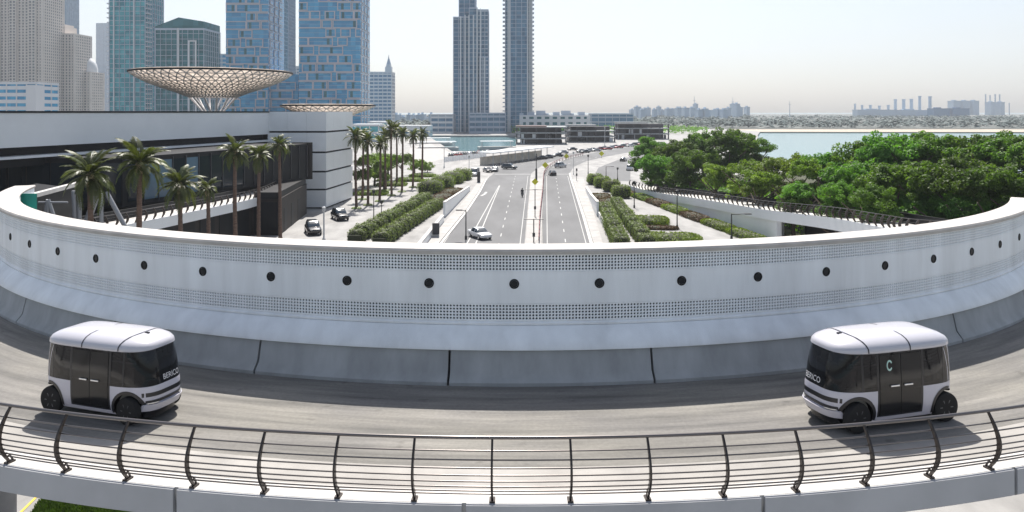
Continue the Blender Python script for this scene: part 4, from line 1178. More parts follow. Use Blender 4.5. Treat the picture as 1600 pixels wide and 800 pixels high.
def palm(X, Y, H, S, label, group, nf=30, parts=True, seed=0):
    rr_ = random.Random(seed)
    r = thing('date_palm', label, 'palm tree', (X, Y, 0), rr_.random() * 6.28, group)
    mb, top = palm_trunk(H); mb.build('trunk', M_palmtrunk, r, smooth=60)
    mb = MB(); mb.lathe([(0.18, -0.7), (0.3, -0.35), (0.34, 0.0), (0.22, 0.35), (0.05, 0.6)], 10, tuple(top)); mb.build('crown_shaft', M_husk, r, smooth=60)
    for k in range(nf):
        tier = k / nf; a = k * 2.39996 + rr_.uniform(-.3, .3)
        e = rad(62 - 105 * tier + rr_.uniform(-14, 14))
        me = FROND[0 if tier < .35 else (1 if tier < .75 else 2)]
        o = link('frond', me, r); sc = S * rr_.uniform(.74, 1.14)
        o.matrix_local = Matrix.Translation(top + Vector((0, 0, .25 - .25 * tier))) @ Matrix.Rotation(a, 4, 'Z') @ Matrix.Rotation(-e, 4, 'Y') @ Matrix.Scale(sc, 4)
    return r
gp_ = 'palms in front of the dark facade'
for i, (px, cyy, Y, S, lab) in enumerate([
        (138, 278, 57, 1.0, 'broad drooping palm beside the raking grey struts'),
        (214, 260, 60, 1.0, 'tall full palm with pale husk at the low end of the pale ramp'),
        (281, 292, 72, 0.95, 'mid height palm in front of the pale ramp posts'),
        (325, 297, 84, 0.62, 'small young palm between two taller palms by the pale ramp'),
        (369, 240, 86, 0.85, 'slender tall palm in front of the dark panelled plinth'),
        (404, 246, 96, 0.78, 'second slender palm before the corner of the brown plinth'),
        (438, 229, 101, 0.8, 'slender palm at the corner of the brown plinth')]):
    palm(PX(px, Y), Y, PZ(cyy, Y), S, lab, gp_, 30, True, i + 1)
for i, (px, yb, cyy) in enumerate([(557, 326, 216), (575, 321, 222), (593, 315, 226), (612, 306, 204), (628, 300, 210), (645, 293, 214), (659, 288, 210), (566, 312, 213), (603, 298, 214), (620, 290, 203)]):
    Y = F * HC / (yb - HOR)
    palm(PX(px, Y), Y, PZ(cyy, Y), rnd.uniform(.82, 1.1), 'tall thin palm in the paved row behind the parked black cars', 'palms in the paved court past the white block', 24, True, i + 50)
    mb = MB(); mb.lathe([(0.9, 0.0), (0.95, 0.1), (0.7, 0.28), (0.1, 0.35)], 12, (PX(px, Y), Y, 0.0)); tag(mb.build('planting_mound', M_hedge, smooth=60), 'low green mound round the foot of a thin palm', 'planting', 'mounds round the palm feet')
for i, (px, yt, Y, R) in enumerate([(585, 240, 176, 3.4), (606, 236, 190, 3.6), (628, 240, 200, 3.4), (648, 246, 205, 3.2), (568, 246, 170, 3.0), (668, 252, 215, 2.6), (600, 252, 168, 2.6)]):
    tree(px, yt, Y, R, 'loose pale green tree behind the row of thin palms', 'pale trees behind the palm court', 'y')

# ------------------------------------------------------------------ hedges
def clump_mesh(name, seed, m, n, size, shape, hollow=0.88):
    rg = np.random.default_rng(seed)
    d = rg.normal(size=(n, 3)); d[:, 2] = np.abs(d[:, 2]); d /= np.linalg.norm(d, axis=1)[:, None]
    e = 0.62; p = np.sign(d) * np.abs(d) ** e
    p /= np.maximum(1e-6, (np.abs(p) ** 4).sum(1) ** 0.25)[:, None]
    p = p * (hollow + (1.04 - hollow) * rg.random(n))[:, None] * np.array(shape) * np.array([.5, .5, 1])
    nrm = d + rg.normal(size=(n, 3)) * 0.55; nrm /= np.linalg.norm(nrm, axis=1)[:, None]
    a = np.cross(nrm, rg.normal(size=(n, 3))); a /= np.linalg.norm(a, axis=1)[:, None]; b = np.cross(nrm, a)
    s = size * (.6 + .8 * rg.random(n))[:, None]
    V = np.stack([p - a * s, p - b * s * .55, p + a * s, p + b * s * .55], 1).reshape(-1, 3)
    return quads_mesh(name, V, m)
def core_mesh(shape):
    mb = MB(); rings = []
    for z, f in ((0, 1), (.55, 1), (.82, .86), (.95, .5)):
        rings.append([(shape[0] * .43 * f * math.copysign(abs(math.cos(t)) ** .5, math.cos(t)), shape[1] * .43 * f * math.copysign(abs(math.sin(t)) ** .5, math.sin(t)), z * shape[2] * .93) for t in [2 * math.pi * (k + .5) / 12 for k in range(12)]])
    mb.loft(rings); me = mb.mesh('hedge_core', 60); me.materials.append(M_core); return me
RIB = (2.5, 1.55, 1.9)
me_rib = [clump_mesh('foliage', 70 + k, M_hedge, 620, 0.1, RIB) for k in range(3)]; me_ribcore = core_mesh(RIB)
def hedge_row(label, a, b_, n, sc=1.0):
    root = thing('ribbed_hedge', label, 'hedge', (a.x, a.y, 0), 0, 'clipped ribbed hedges beside the road')
    d = b_ - a; rz = math.atan2(d.y, d.x) - math.pi / 2
    MB().beam((0, 0, .5), (d.x, d.y, .5), 1.7 * sc, 1.0).build('hedge_gap_shade', M_core, root)  # dark strip added so the gaps between ribs look shaded
    for k in range(n):
        p = a + d * ((k + .5) / n) - a
        o = link('foliage', me_rib[k % 3], root, (p.x, p.y, 0), rz + rnd.uniform(-.05, .05), (sc * rnd.uniform(.93, 1.06), sc * d.length / n / 1.55 * 0.74, sc * rnd.uniform(.9, 1.06)))
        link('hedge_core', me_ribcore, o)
hedge_row('outer row of clipped ribbed hedge next to the service street with black cars', G(553, 380), G(668, 314), 17)
hedge_row('inner row of clipped ribbed hedge along the low white wall, left carriageway', G(592, 385), G(686, 323), 17)
hedge_row('clipped ribbed hedge along the white wall of the right carriageway', G(944, 330), G(972, 395), 16)
hedge_row('clipped ribbed hedge between the white wall row and the cushion hedges', G(962, 322), G(1014, 392), 17, 0.95)
BOX = (4.6, 4.0, 2.6); CUSH = (7.5, 4.2, 0.9); DOME = (4.2, 3.6, 2.3)
def solid_hedge(label, p, shape, m, n, size, rz=0.0, nm='clipped_hedge', group=None, stem=0.0):
    root = thing(nm, label, 'hedge', (p.x, p.y, 0), rz, group)
    link('foliage', clump_mesh('foliage', int(abs(p.x * 7 + p.y)), m, n, size, shape), root, (0, 0, stem))
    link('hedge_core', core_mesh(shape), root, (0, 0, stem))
    if stem: MB().tube([(0, 0, 0), (0, 0, stem + .6)], .12, 8).build('stem', M_trunk, root)
for i, (px, py, s) in enumerate([(673, 301, 1.0), (692, 293, 1.0), (708, 286, 1.0), (722, 281, .9)]):
    solid_hedge('bright green box clipped hedge block in the line beside the van', G(px, py), (5.4 * s, 7.0 * s, 2.9), M_hedge_b, 1500, .12, -.1, group='clipped hedge blocks left of the road')
for i, (px, py) in enumerate([(930, 288), (941, 293), (955, 299), (970, 309)]):
    solid_hedge('rounded clipped hedge mound on the corner of the side street', G(px, py), (4.0, 4.0, 2.3), M_hedge_b, 1300, .12, 0, group='rounded hedge mounds right of the road', stem=.25)
solid_hedge('smaller yellow green cushion hedge behind a brown planting strip', G(1014, 348), (6.2, 6.0, .95), M_hedge_b, 2600, .13, -.15, 'cushion_hedge')
solid_hedge('large yellow green cushion hedge nearest the white curved wall', G(1046, 376), (8.4, 5.5, .95), M_hedge_b, 3000, .13, -.15, 'cushion_hedge')
solid_hedge('low brown planting strip between two yellow green cushion hedges', G(1024, 358), (6.6, 2.2, .5), M_hedge_r, 1500, .12, -.15, 'low_planting')
for i, (px, py, L_, c) in enumerate([(1000, 305, 12, 'r'), (1020, 311, 9, 'g'), (1043, 319, 11, 'r'), (1078, 332, 12, 'g'), (1112, 344, 9, 'r'), (1137, 353, 7, 'g'), (1160, 360, 6, 'g')]):
    yy = 158 - 9.2 * i; p = Vector((float(np.interp(yy, [q.y for q in rpath[::-1]], [q.x for q in rpath[::-1]])) - 1.7, yy, 0))
    if c == 'g': lb = 'low bright green hedge strip at the foot of the ramp wall'
    else: lb = 'low brown shrub strip at the foot of the ramp wall'
    solid_hedge(lb, p, (2.6, 9.6, .9), M_hedge_b if c == 'g' else M_hedge_r, 1700, .13, 0.14, 'low_planting', 'planting strips below the ramp wall, ' + ('green' if c == 'g' else 'brown'))
for i, (px, py) in enumerate([(640, 283), (660, 276), (580, 304), (612, 290)]):
    solid_hedge('flat yellow green shrub bed among the thin palms', G(px, py), (7, 5, .8), M_hedge_b, 1300, .16, 0, 'shrub_bed', 'shrub beds in the palm court')
# dark ground cover behind the ribbed hedges, both sides
for (px, py, s, w) in ((690, 308, (4, 12, .5), 0), (704, 300, (4, 12, .5), 0), (938, 308, (4, 9, .5), 0), (952, 316, (4, 9, .5), 0)):
    solid_hedge('dark low ground cover between ribbed hedges and clipped blocks', G(px, py), s, M_hedge_r, 1300, .13, -.12, 'ground_cover', 'dark ground cover patches beside the walls')

# ================================================================== walls beside the carriageways
def low_wall(name, label, pts, hs, w=0.35):
    root = thing(name, label, 'wall', (pts[0].x, pts[0].y, 0))
    mb = MB(); mc = MB()
    for i in range(len(pts) - 1):
        a, b_ = pts[i], pts[i + 1]; d = (b_ - a).normalized(); n = Vector((d.y, -d.x, 0)) * w / 2
        q = [a - n, a + n, b_ + n, b_ - n]
        mb.prism([(p.x, p.y) for p in q], 0.0, lambda j: hs[i] if j in (0, 1) else hs[i + 1])
        n *= 1.35; q = [a - n, a + n, b_ + n, b_ - n]
        mc.prism([(p.x, p.y) for p in q], lambda j: (hs[i] if j in (0, 1) else hs[i + 1]), lambda j: (hs[i] if j in (0, 1) else hs[i + 1]) + .12)
    part(mb, 'wall_face', M_panel, root); part(mc, 'coping', M_kerb, root)
low_wall('low_wall', 'low white wall below the inner ribbed hedge left of the road', [near(G(672, 372), G(692, 346), 70), G(672, 372), G(692, 347)], [1.0, 1.0, 1.0])
low_wall('parapet_wall', 'taller shaded white wall rising beside the left pavement', [G(694, 339), G(714, 318), G(733, 298)], [2.3, 1.7, .9])
low_wall('low_wall', 'low white wall below the ribbed hedge right of the road', [near(G(958, 375), G(937, 340), 70), G(958, 375), G(937, 341)], [.9, .9, .9])
low_wall('parapet_wall', 'taller shaded white wall beside the right pavement', [G(934, 338), G(924, 318), G(916, 298)], [2.3, 1.6, .8])

# ================================================================== vehicles on the ground
hd = lambda a, b_: math.atan2((b_ - a).y, (b_ - a).x)
car('suv', 'black', G(489, 365), rad(-68), 'black suv parked in front of the brown plinth', 'black cars parked by the building')
car('suv', 'black', G(531, 343), rad(-62), 'black suv parked in front of the banded white block', 'black cars parked by the building')
car('sedan', 'white', G(750, 372), rad(-62), 'white saloon car with blue windscreen crossing the hatched lane')
car('van', 'white', G(742, 275), rad(-100), 'white minibus waiting beside the clipped hedge blocks', cat='van')
car('sedan', 'black', G(762, 269), rad(-70), 'dark car turning just behind the white minibus')
car('sedan', 'grey', G(773, 268), rad(-95), 'dark grey car at the stop line beside the bollards')
car('suv', 'grey', G(796, 264.5), rad(-25), 'grey car turning across the junction below the covered walkway')
car('sedan', 'black', G(863, 274), rad(95), 'black car driving away at the start of the right carriageway')
car('suv', 'silver', G(876, 262), rad(55), 'silver grey car taking the bend ahead of the black car')
for i, (px, py, c) in enumerate([(846, 249, 'black'), (856, 247.5, 'grey'), (871, 245, 'black'), (880, 240, 'silver'), (894, 235, 'black')]):
    car('sedan', c, G(px, py), rad(200), 'small dark car coming round the bend past the covered walkway' if c != 'silver' else 'silver car coming round the bend past the covered walkway', 'cars coming round the bend', False)
qd = []
for i in range(18):
    s = i / 17; px = 908 + 100 * s; py = 238.3 - 14 * s + (1.6 if i % 3 == 1 else 0)
    c = ['black', 'grey', 'white', 'grey', 'silver', 'red', 'black', 'red', 'white', 'red', 'red', 'grey', 'red', 'white', 'black', 'silver', 'red', 'blue'][i]
    car('sedan', c, G(px, py), rad(205), {'red': 'red car in the far queue before the dark buildings', 'white': 'white car in the far queue before the dark buildings', 'silver': 'silver car in the far queue before the dark buildings', 'blue': 'blue car in the far queue before the dark buildings'}.get(c, 'dark car in the far queue before the dark buildings'), 'cars in the far queue', False)
for i in range(9):
    c = ['black', 'red', 'red', 'black', 'white', 'black', 'red', 'grey', 'white'][i]
    car('sedan', c, G(704 + i * 7.2, 244.6 - i * 0.65), rad(100), {'red': 'red car parked on the quay beside the inlet', 'white': 'white car parked on the quay beside the inlet'}.get(c, 'dark car parked on the quay beside the inlet'), 'cars parked on the quay', False)
car('suv', 'white', G(984, 266), rad(80), 'white car in the side street by the tree clump', None, False)
car('sedan', 'black', G(974, 252), rad(70), 'black car in the side street by the tree clump', None, False)

# motorcyclist
mc_ = thing('motorcycle', 'dark motorcycle ridden down the middle of the left carriageway', 'motorcycle', (*G(816, 308).xy, 0.014), rad(-88))
for x in (.62, -.62):
    mb = MB(); mb.lathe([(.2, -.05), (.29, -.06), (.31, 0), (.29, .06), (.2, .05)], 18, (x, 0, .31), axis='Y'); mb.build('wheel', M_black, mc_, smooth=50)
mb = MB(); mb.tube([(.55, 0, .5), (.3, 0, .8), (-.1, 0, .78), (-.55, 0, .85)], [.08, .16, .14, .07], 10); mb.tube([(.1, 0, .35), (-.3, 0, .4)], .17, 10); mb.build('body', PAINTS['black'], mc_, smooth=60)
mb = MB(); mb.tube([(.62, 0, .31), (.42, 0, .95)], .035, 8); mb.tube([(.4, -.35, 1.0), (.42, 0, .97), (.4, .35, 1.0)], .02, 8); mb.build('fork', M_gunmetal, mc_, smooth=60)
M_jacket = mat('dark_jacket', (0.02, 0.02, 0.025), .8); M_skinc = mat('helmet', (.015, .015, .017), .2)
rider = thing('person', 'rider in dark clothes and helmet sitting on the motorcycle', 'person', (*G(816, 308).xy, 0.014), rad(-88))
sk = bpy.data.meshes.new('body')
sv = [(-.25, 0, .92), (-.22, 0, 1.15), (-.12, 0, 1.42), (-.08, 0, 1.55), (.12, .2, .88), (.05, .22, .45), (.2, .2, .38), (.12, -.2, .88), (.05, -.22, .45), (.2, -.2, .38), (-.12, .22, 1.38), (.1, .3, 1.16), (.36, .3, 1.03), (-.12, -.22, 1.38), (.1, -.3, 1.16), (.36, -.3, 1.03)]
sr = [.16, .16, .17, .07, .1, .065, .05, .1, .065, .05, .08, .055, .045, .08, .055, .045]
se = [(0, 1), (1, 2), (2, 3), (0, 4), (4, 5), (5, 6), (0, 7), (7, 8), (8, 9), (2, 10), (10, 11), (11, 12), (2, 13), (13, 14), (14, 15)]
sk.from_pydata(sv, se, []); so = bpy.data.objects.new('body', sk); COL.objects.link(so)
so.modifiers.new('s', 'SKIN')
for i, r_ in enumerate(sr): sk.skin_vertices[0].data[i].radius = (r_, r_)
sk.skin_vertices[0].data[0].use_root = True
so.modifiers.new('d', 'SUBSURF').levels = 1
bpy.context.view_layer.update()
bm_ = bpy.data.meshes.new_from_object(so.evaluated_get(bpy.context.evaluated_depsgraph_get())); bpy.data.objects.remove(so)
bm_.materials.clear(); bm_.materials.append(M_jacket); link('body', bm_, rider)
mb = MB(); mb.lathe([(.05, -.14), (.11, -.12), (.14, 0), (.11, .1), (.03, .14)], 16, (-.04, 0, 1.7)); mb.build('helmet', M_skinc, rider, smooth=60)

# ================================================================== street furniture
M_pole = mat('dark_pole', (0.03, 0.032, 0.036), .45)
M_sign_y = mat('yellow_sign', (0.62, 0.62, 0.02), .5); M_sign_d = mat('sign_back', (.05, .05, .055), .6)
M_palepole = mat('pale_pole', (.5, .51, .52), .5)
def lamp(px, pyb, pyt, label, arm=None, m=None, r=.09, group=None):
    p = G(px, pyb); H = PZ(pyt, p.y)
    root = thing('lamp_post', label, 'lamp post', (p.x, p.y, 0), 0, group)
    MB().tube([(0, 0, 0), (0, 0, .5), (0, 0, .52), (0, 0, H)], [r * 1.8, r * 1.8, r, r * .75], 10).build('pole', m or M_pole, root, smooth=40)
    if arm:
        MB().tube([(0, 0, H - .08), (arm, 0, H)], r * .6, 8).build('arm', m or M_pole, root)
        MB().box((arm, 0, H - .02), (.9, .35, .14)).build('lamp_head', m or M_pole, root, bevel=.03)
    else:
        mb = MB(); mb.lathe([(.05, -.1), (.22, .05), (.26, .5), (.12, .62)], 12, (0, 0, H)); mb.build('lamp_head', m or M_pole, root, smooth=40)
    return root
lamp(728, 374, 328, 'dark lamp post with short arm on the left kerb', -.9)
lamp(1058, 357, 303, 'dark lamp post standing between cushion hedge and side street')
lamp(1143, 374, 334, 'dark lamp post with long arm near the ramp opening', 2.2)
lamp(991, 325, 288, 'dark post between the side street and the ramp foot')
lamp(947, 277, 260, 'thin lamp post with arm beside the rounded hedge mounds', 1.6)
lamp(919, 272, 245, 'tall thin dark post at the right carriageway bend')
lamp(896, 273, 240, 'slim pole on the right pavement at the stop line', None, M_palepole, .07)
lamp(965, 281, 265, 'short dark lamp post beside the side street')
lamp(584, 347, 302, 'dark slim lamp post in the palm court behind the ribbed hedge', None, M_pole, .08)
lamp(596, 340, 318, 'short dark bollard lamp in the palm court', None, M_pole, .07)
lamp(1187, 371, 330, 'pale thin post in front of the dark ramp opening', None, M_palepole, .06)
lamp(506, 378, 330, 'pale slim lamp post beside the parked black cars', None, M_palepole, .12)
lamp(733, 278, 246, 'tall pale pole behind the minibus', None, M_palepole, .09)
lamp(694, 262, 232, 'white post on the quay by the clipped hedges', None, M_palepole, .12)
lamp(945, 228, 201, 'tall pale mast before the dark waterfront buildings', None, M_palepole, .14)
def sign(px, py, pyb, label, kind='diamond', w=1.5):
    p = G(px, pyb); z = PZ(py, p.y)
    root = thing('road_sign', label, 'sign', (p.x, p.y, 0), 0)
    MB().tube([(0, .06, 0), (0, .06, z + .5)], .05, 8).build('post', M_pole, root)
    mb = MB()
    mb.add([(-w / 2, 0, z), (0, 0, z - w / 2), (w / 2, 0, z), (0, 0, z + w / 2), (-w / 2, .03, z), (0, .03, z - w / 2), (w / 2, .03, z), (0, .03, z + w / 2)], [(0, 1, 2, 3), (7, 6, 5, 4), (0, 4, 5, 1), (1, 5, 6, 2), (2, 6, 7, 3), (3, 7, 4, 0)])
    mb.build('plate', M_sign_y, root)
sign(836, 284, 296, 'yellow diamond sign on the median at the stop line', w=1.5)
sign(852, 258, 266, 'yellow diamond sign in the junction behind the first car', w=1.9)
sign(885, 244, 250, 'yellow sign on the median of the bend', w=1.9)
sign(940, 240, 247, 'yellow sign farthest round the bend', w=2.0)
def gantry(px, pyb, pyt, w, label):
    p = G(px, pyb); H = PZ(pyt, p.y)
    root = thing('median_post', label, 'post', (p.x, p.y, 0))
    MB().tube([(0, 0, .12), (0, 0, H)], .07, 8).build('pole', M_pole, root)
    MB().tube([(-w / 2, 0, H - .05), (w / 2, 0, H - .05)], .05, 8).build('crossbar', M_pole, root)
    MB().box((0, -.08, H * .35), (.35, .12, .5)).build('plate', M_sign_d, root)
gantry(834, 380, 342, 2.6, 'thin median post with crossbar closest to the curved white wall')
gantry(836, 340, 296, 3.4, 'thin median post with crossbar below the yellow diamond sign')
p = G(838, 283); root = thing('traffic_signal', 'tall dark signal column standing on the end of the median', 'signal', (p.x, p.y, 0))
MB().box((0, 0, 1.6), (.5, .4, 3.0)).build('cabinet', M_sign_d, root, bevel=.05); MB().tube([(0, 0, 3.1), (0, 0, PZ(240, p.y))], .09, 8).build('pole', M_pole, root)
MB().box((0, -.1, 5.6), (.4, .3, 1.1)).build('signal_head', M_sign_d, root, bevel=.05)
p = G(748, 286); root = thing('information_pillar', 'black information pillar on the left pavement beside the minibus', 'pillar', (p.x, p.y, 0)); MB().box((0, 0, 1.45), (.75, .4, 2.6)).build('screen', M_sign_d, root, bevel=.03); MB().box((0, 0, .1), (.9, .6, .2)).build('base', M_barrier, root)
p = G(681, 371); root = thing('information_pillar', 'dark boxy sign pillar behind the low white wall', 'pillar', (p.x, p.y, 0))
MB().box((0, 0, 1.2), (.95, .4, 1.5)).build('screen', M_sign_d, root, bevel=.03); MB().box((0, 0, .2), (.9, .5, .4)).build('base', M_kerb, root)
p = G(901, 283); root = thing('traffic_signal', 'two stacked dark signal heads on a pole by the right stop line', 'signal', (p.x, p.y, 0))
MB().tube([(0, 0, .1), (0, 0, 3.2)], .06, 8).build('pole', M_pole, root)
for z in (1.6, 2.8): MB().box((0, -.05, z), (.4, .3, .6)).build('signal_head', M_sign_d, root, bevel=.04)
# red and white chain barrier along the median
M_bar = mat('dark_red_barrier', (.16, .03, .035), .6)
bp_ = [G(842, 382), G(844, 340), G(848, 300), G(849, 284), G(852, 270), G(866, 257), G(892, 247.5), G(912, 243)]
root = thing('median_barrier', 'dark red guard barrier following the median round the bend', 'barrier', tuple(bp_[0]))
bb_ = smooth_path(bp_, 6)
for z in (.55, .95): part(MB().tube([p + Vector((0, 0, z)) for p in bb_], .07, 6), 'rail', M_bar, root)
acc = 0
for a, b_ in zip(bb_, bb_[1:]):
    acc += (b_ - a).length
    if acc > 2.2: part(MB().box((b_.x, b_.y, .55), (.12, .12, 1.1)), 'post', M_bar, root); acc = 0
# covered walkway with white roof
M_beige = mat('beige_screen', (.78, .7, .6), .8, var=.2, scale=.5)
a, b_ = G(768, 259), G(862, 246); d = (b_ - a); dn = d.normalized(); nr = Vector((-dn.y, dn.x, 0))
root = thing('covered_walkway', 'covered walkway with long white flat roof and beige screen', 'walkway', tuple(a))
part(MB().prism([(q.x, q.y) for q in (a - nr * 1, b_ - nr * 1, b_ + nr * 5, a + nr * 5)], 3.9, 4.25), 'roof', M_panel, root)
part(MB().prism([(q.x, q.y) for q in (a + nr * 4, b_ + nr * 4, b_ + nr * 4.2, a + nr * 4.2)], 0, 2.6), 'screen', M_beige, root)
for k in range(9):
    q = a + d * ((k + .2) / 9); part(MB().tube([(q.x, q.y, 0), (q.x, q.y, 3.9)], .12, 8), 'post', M_palepole, root)
M_boll = mat('bollard', (.06, .06, .07), .5)
mb = MB(); mb.lathe([(.14, 0), (.14, .85), (.17, .87), (.17, 1.0), (.05, 1.05)], 10); me_b = mb.mesh('bollard', 40); me_b.materials.append(M_boll)
for k in range(14):
    q = G(774 + k * 6.2, 260.5 - k * .95); tag(link('bollard', me_b, None, (q.x, q.y, 0)), 'short dark bollard in the row before the covered walkway', 'bollard', 'bollards before the covered walkway')
# glass fence along the quay
a, b_ = G(694, 254), G(760, 246); root = thing('glass_fence', 'pale glass fence panels on the quay behind the minibus', 'fence', tuple(a))
for k in range(12):
    q0, q1 = a.lerp(b_, k / 12 + .004), a.lerp(b_, (k + 1) / 12 - .004); part(MB().beam(q0 + Vector((0, 0, 1.0)), q1 + Vector((0, 0, 1.0)), .06, 1.7), 'panel', M_panel, root)
    part(MB().beam(q0, q0 + Vector((0, 0, 2.0)), .1, .1), 'post', M_palepole, root)
# ================================================================== towers
M_beigestone = mat('beige_tower_stone', (0.62, 0.56, 0.51), .8, var=.1, scale=.05)
M_beige2 = mat('pale_beige_stone', (0.64, 0.58, 0.53), .8, var=.1, scale=.05)
M_twin = mat('blue_grey_tower_frame', (0.42, 0.48, 0.56), .6)
M_white_t = mat('white_tower_frame', (0.62, 0.64, 0.66), .6)
M_pinkband = mat('pale_rose_frame', (0.56, 0.52, 0.55), .6)
def glassmat(name, c, c2, sx, sz, rough=.22):
    m = mat(name, c, rough, spec=.35)
    nt = m.node_tree; N = nt.nodes; L = nt.links
    tc = N.new('ShaderNodeTexCoord'); mp = N.new('ShaderNodeMapping'); mp.inputs['Scale'].default_value = (sx, sx, sz)
    vo = N.new('ShaderNodeTexVoronoi'); vo.feature = 'F1'; vo.distance = 'CHEBYCHEV'; vo.inputs['Randomness'].default_value = .25; vo.inputs['Scale'].default_value = 1
    L.new(tc.outputs['Object'], mp.inputs[0]); L.new(mp.outputs[0], vo.inputs['Vector'])
    sp = N.new('ShaderNodeSeparateColor'); L.new(vo.outputs['Color'], sp.inputs[0])
    mx = N.new('ShaderNodeMixRGB'); mx.inputs[1].default_value = (*c, 1); mx.inputs[2].default_value = (*c2, 1); L.new(sp.outputs[0], mx.inputs[0])
    L.new(mx.outputs[0], N['Principled BSDF'].inputs['Base Color'])
    return m
GL_dark = glassmat('tower_glass_dark', (.03, .04, .055), (.07, .085, .1), .3, .28)
GL_blue = glassmat('tower_glass_blue', (.035, .25, .47), (.08, .4, .64), .28, .3)
GL_teal = glassmat('tower_glass_teal', (.02, .19, .25), (.09, .42, .47), .3, .3)
GL_deep = glassmat('tower_glass_deep_teal', (.008, .09, .11), (.03, .17, .2), .3, .28)
GL_twin = glassmat('tower_glass_slate', (.05, .13, .22), (.11, .24, .36), .3, .28)
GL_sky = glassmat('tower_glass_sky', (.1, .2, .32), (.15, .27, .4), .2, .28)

def grid_facade(root, x0, x1, y0, y1, z0, z1, floor, bay, band, pier, wall, glass, depth=.45, skip=None):
    """storeys and bays as real bands and piers in front of a recessed glazed core (root-local coordinates)"""
    MB().bb(x0 + depth, x1 - depth, y0 + depth, y1 - depth, z0, z1 - .2).build('glazing', glass, root)
    mb = MB(); z = z0
    while z < z1 - band:
        mb.bb(x0, x1, y0, y1, z, z + band); z += floor
    mb.bb(x0 - .05, x1 + .05, y0 - .05, y1 + .05, z1 - 1.2, z1)
    stuff(mb.build('floor_bands', wall, root))
    mb = MB()
    for (a, b, ax) in ((x0, x1, 'x'), (y0, y1, 'y')):
        n = max(1, round((b - a) / bay))
        for k in range(n + 1):
            c = a + (b - a) * k / n
            c = min(max(c, a + pier / 2), b - pier / 2)
            if ax == 'x':
                mb.bb(c - pier / 2, c + pier / 2, y0 - .06, y0 + depth, z0, z1 - .6); mb.bb(c - pier / 2, c + pier / 2, y1 - depth, y1 + .06, z0, z1 - .6)
            else:
                mb.bb(x0 - .06, x0 + depth, c - pier / 2, c + pier / 2, z0, z1 - .6); mb.bb(x1 - depth, x1 + .06, c - pier / 2, c + pier / 2, z0, z1 - .6)
    stuff(mb.build('piers', wall, root))

def tower(label, px0, px1, Y, depth, ztop, floor, bay, band, pier, wall, glass, name='tower', cat='building', ytop=None, group=None, d=.45):
    X0, X1 = PX(px0, Y), PX(px1, Y)
    if ytop is not None: ztop = PZ(ytop, Y)
    r = thing(name, label, cat, ((X0 + X1) / 2, Y, 0), 0, group)
    w = (X1 - X0) / 2
    grid_facade(r, -w, w, 0, depth, 0, ztop, floor, bay, band, pier, wall, glass, d)
    return r, w, ztop
# beige residential towers, far left
r, w, zt = tower('huge beige residential tower with rows of small dark windows', -60, 66, 900, 45, 190, 3.5, 4.2, 1.5, 2.0, M_beigestone, GL_dark)
for k in (-.62, -.1, .3, .78): MB().bb(w * k - 4, w * k + 4, -3, 2, 0, 178).build('bay_front', M_beigestone, r)
for k in (-.62, -.1, .3, .78):
    mb = MB()
    for i in range(48):
        for s in (-1, 1): mb.bb(w * k + s * 2 - 1.1, w * k + s * 2 + 1.1, -3.12, -2.9, 2 + i * 3.5, 4.1 + i * 3.5)
    stuff(mb.build('windows', GL_dark, r))
r, w, zt = tower('shorter beige residential tower with arched crown beside the huge beige one', 72, 116, 940, 40, 0, 3.5, 4.0, 1.4, 1.8, M_beige2, GL_dark, ytop=52)
mb = MB(); mb.prism([(-w * .95, 4), (w * .2, 4), (w * .2, 30), (-w * .95, 30)], zt, zt + 9); mb.prism([(-w * .8, 6), (w * .05, 6), (w * .05, 28), (-w * .8, 28)], zt + 9, zt + 12); mb.build('crown', M_beige2, r)
r, w, zt = tower('low beige tower with a pale domed roof', 114, 141, 960, 34, 0, 3.5, 4.2, 1.6, 2.2, M_beige2, GL_dark, ytop=112)
mb = MB(); mb.lathe([(w * .95, 0), (w * .93, 5), (w * .8, 11), (w * .5, 16), (w * .15, 19), (.4, 24)], 20, (0, 17, zt)); mb.build('dome', M_white_t, r, smooth=50)
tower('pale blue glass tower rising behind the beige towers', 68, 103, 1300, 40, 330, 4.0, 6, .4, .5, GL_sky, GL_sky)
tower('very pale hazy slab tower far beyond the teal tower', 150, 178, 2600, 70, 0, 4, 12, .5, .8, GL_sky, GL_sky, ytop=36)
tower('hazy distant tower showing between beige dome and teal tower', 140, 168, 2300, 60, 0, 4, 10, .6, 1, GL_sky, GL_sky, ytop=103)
# white hotel at far left
X = PX(30, 400); r = thing('white_hotel', 'low white building with blue ribbon windows at the far left', 'building', (X, 400, 0))
grid_facade(r, -12, 9, 0, 20, 0, PZ(128, 400), 3.6, 6, 1.9, .5, M_white_t, GL_blue)
MB().bb(4.5, 9.5, -1.4, 6, 0, PZ(133, 400)).build('stair_block', M_white_t, r)
# teal glass tower with balconies up its left edge
r, w, zt = tower('teal glass tower with balcony edge and white vertical fins', 170, 227, 560, 30, 150, 3.5, 4.0, .35, .3, M_twin, GL_teal)
for k, ww in ((-.72, .7), (.38, .7)): MB().bb(w * k - ww / 2, w * k + ww / 2, -.6, .5, 0, 150).build('fin', M_white_t, r)
mb = MB()
for i in range(42): mb.bb(-w - 1.8, -w + 1, .5, 8, 2 + i * 3.5, 2.9 + i * 3.5); mb.bb(w - 1, w + 1.2, .5, 8, 2 + i * 3.5, 2.7 + i * 3.5)
stuff(mb.build('balconies', M_white_t, r))
tower('small pale building with bands beside the teal balcony tower', 228, 244, 700, 20, 0, 3.5, 4, 1.4, .8, M_white_t, GL_sky, ytop=98)
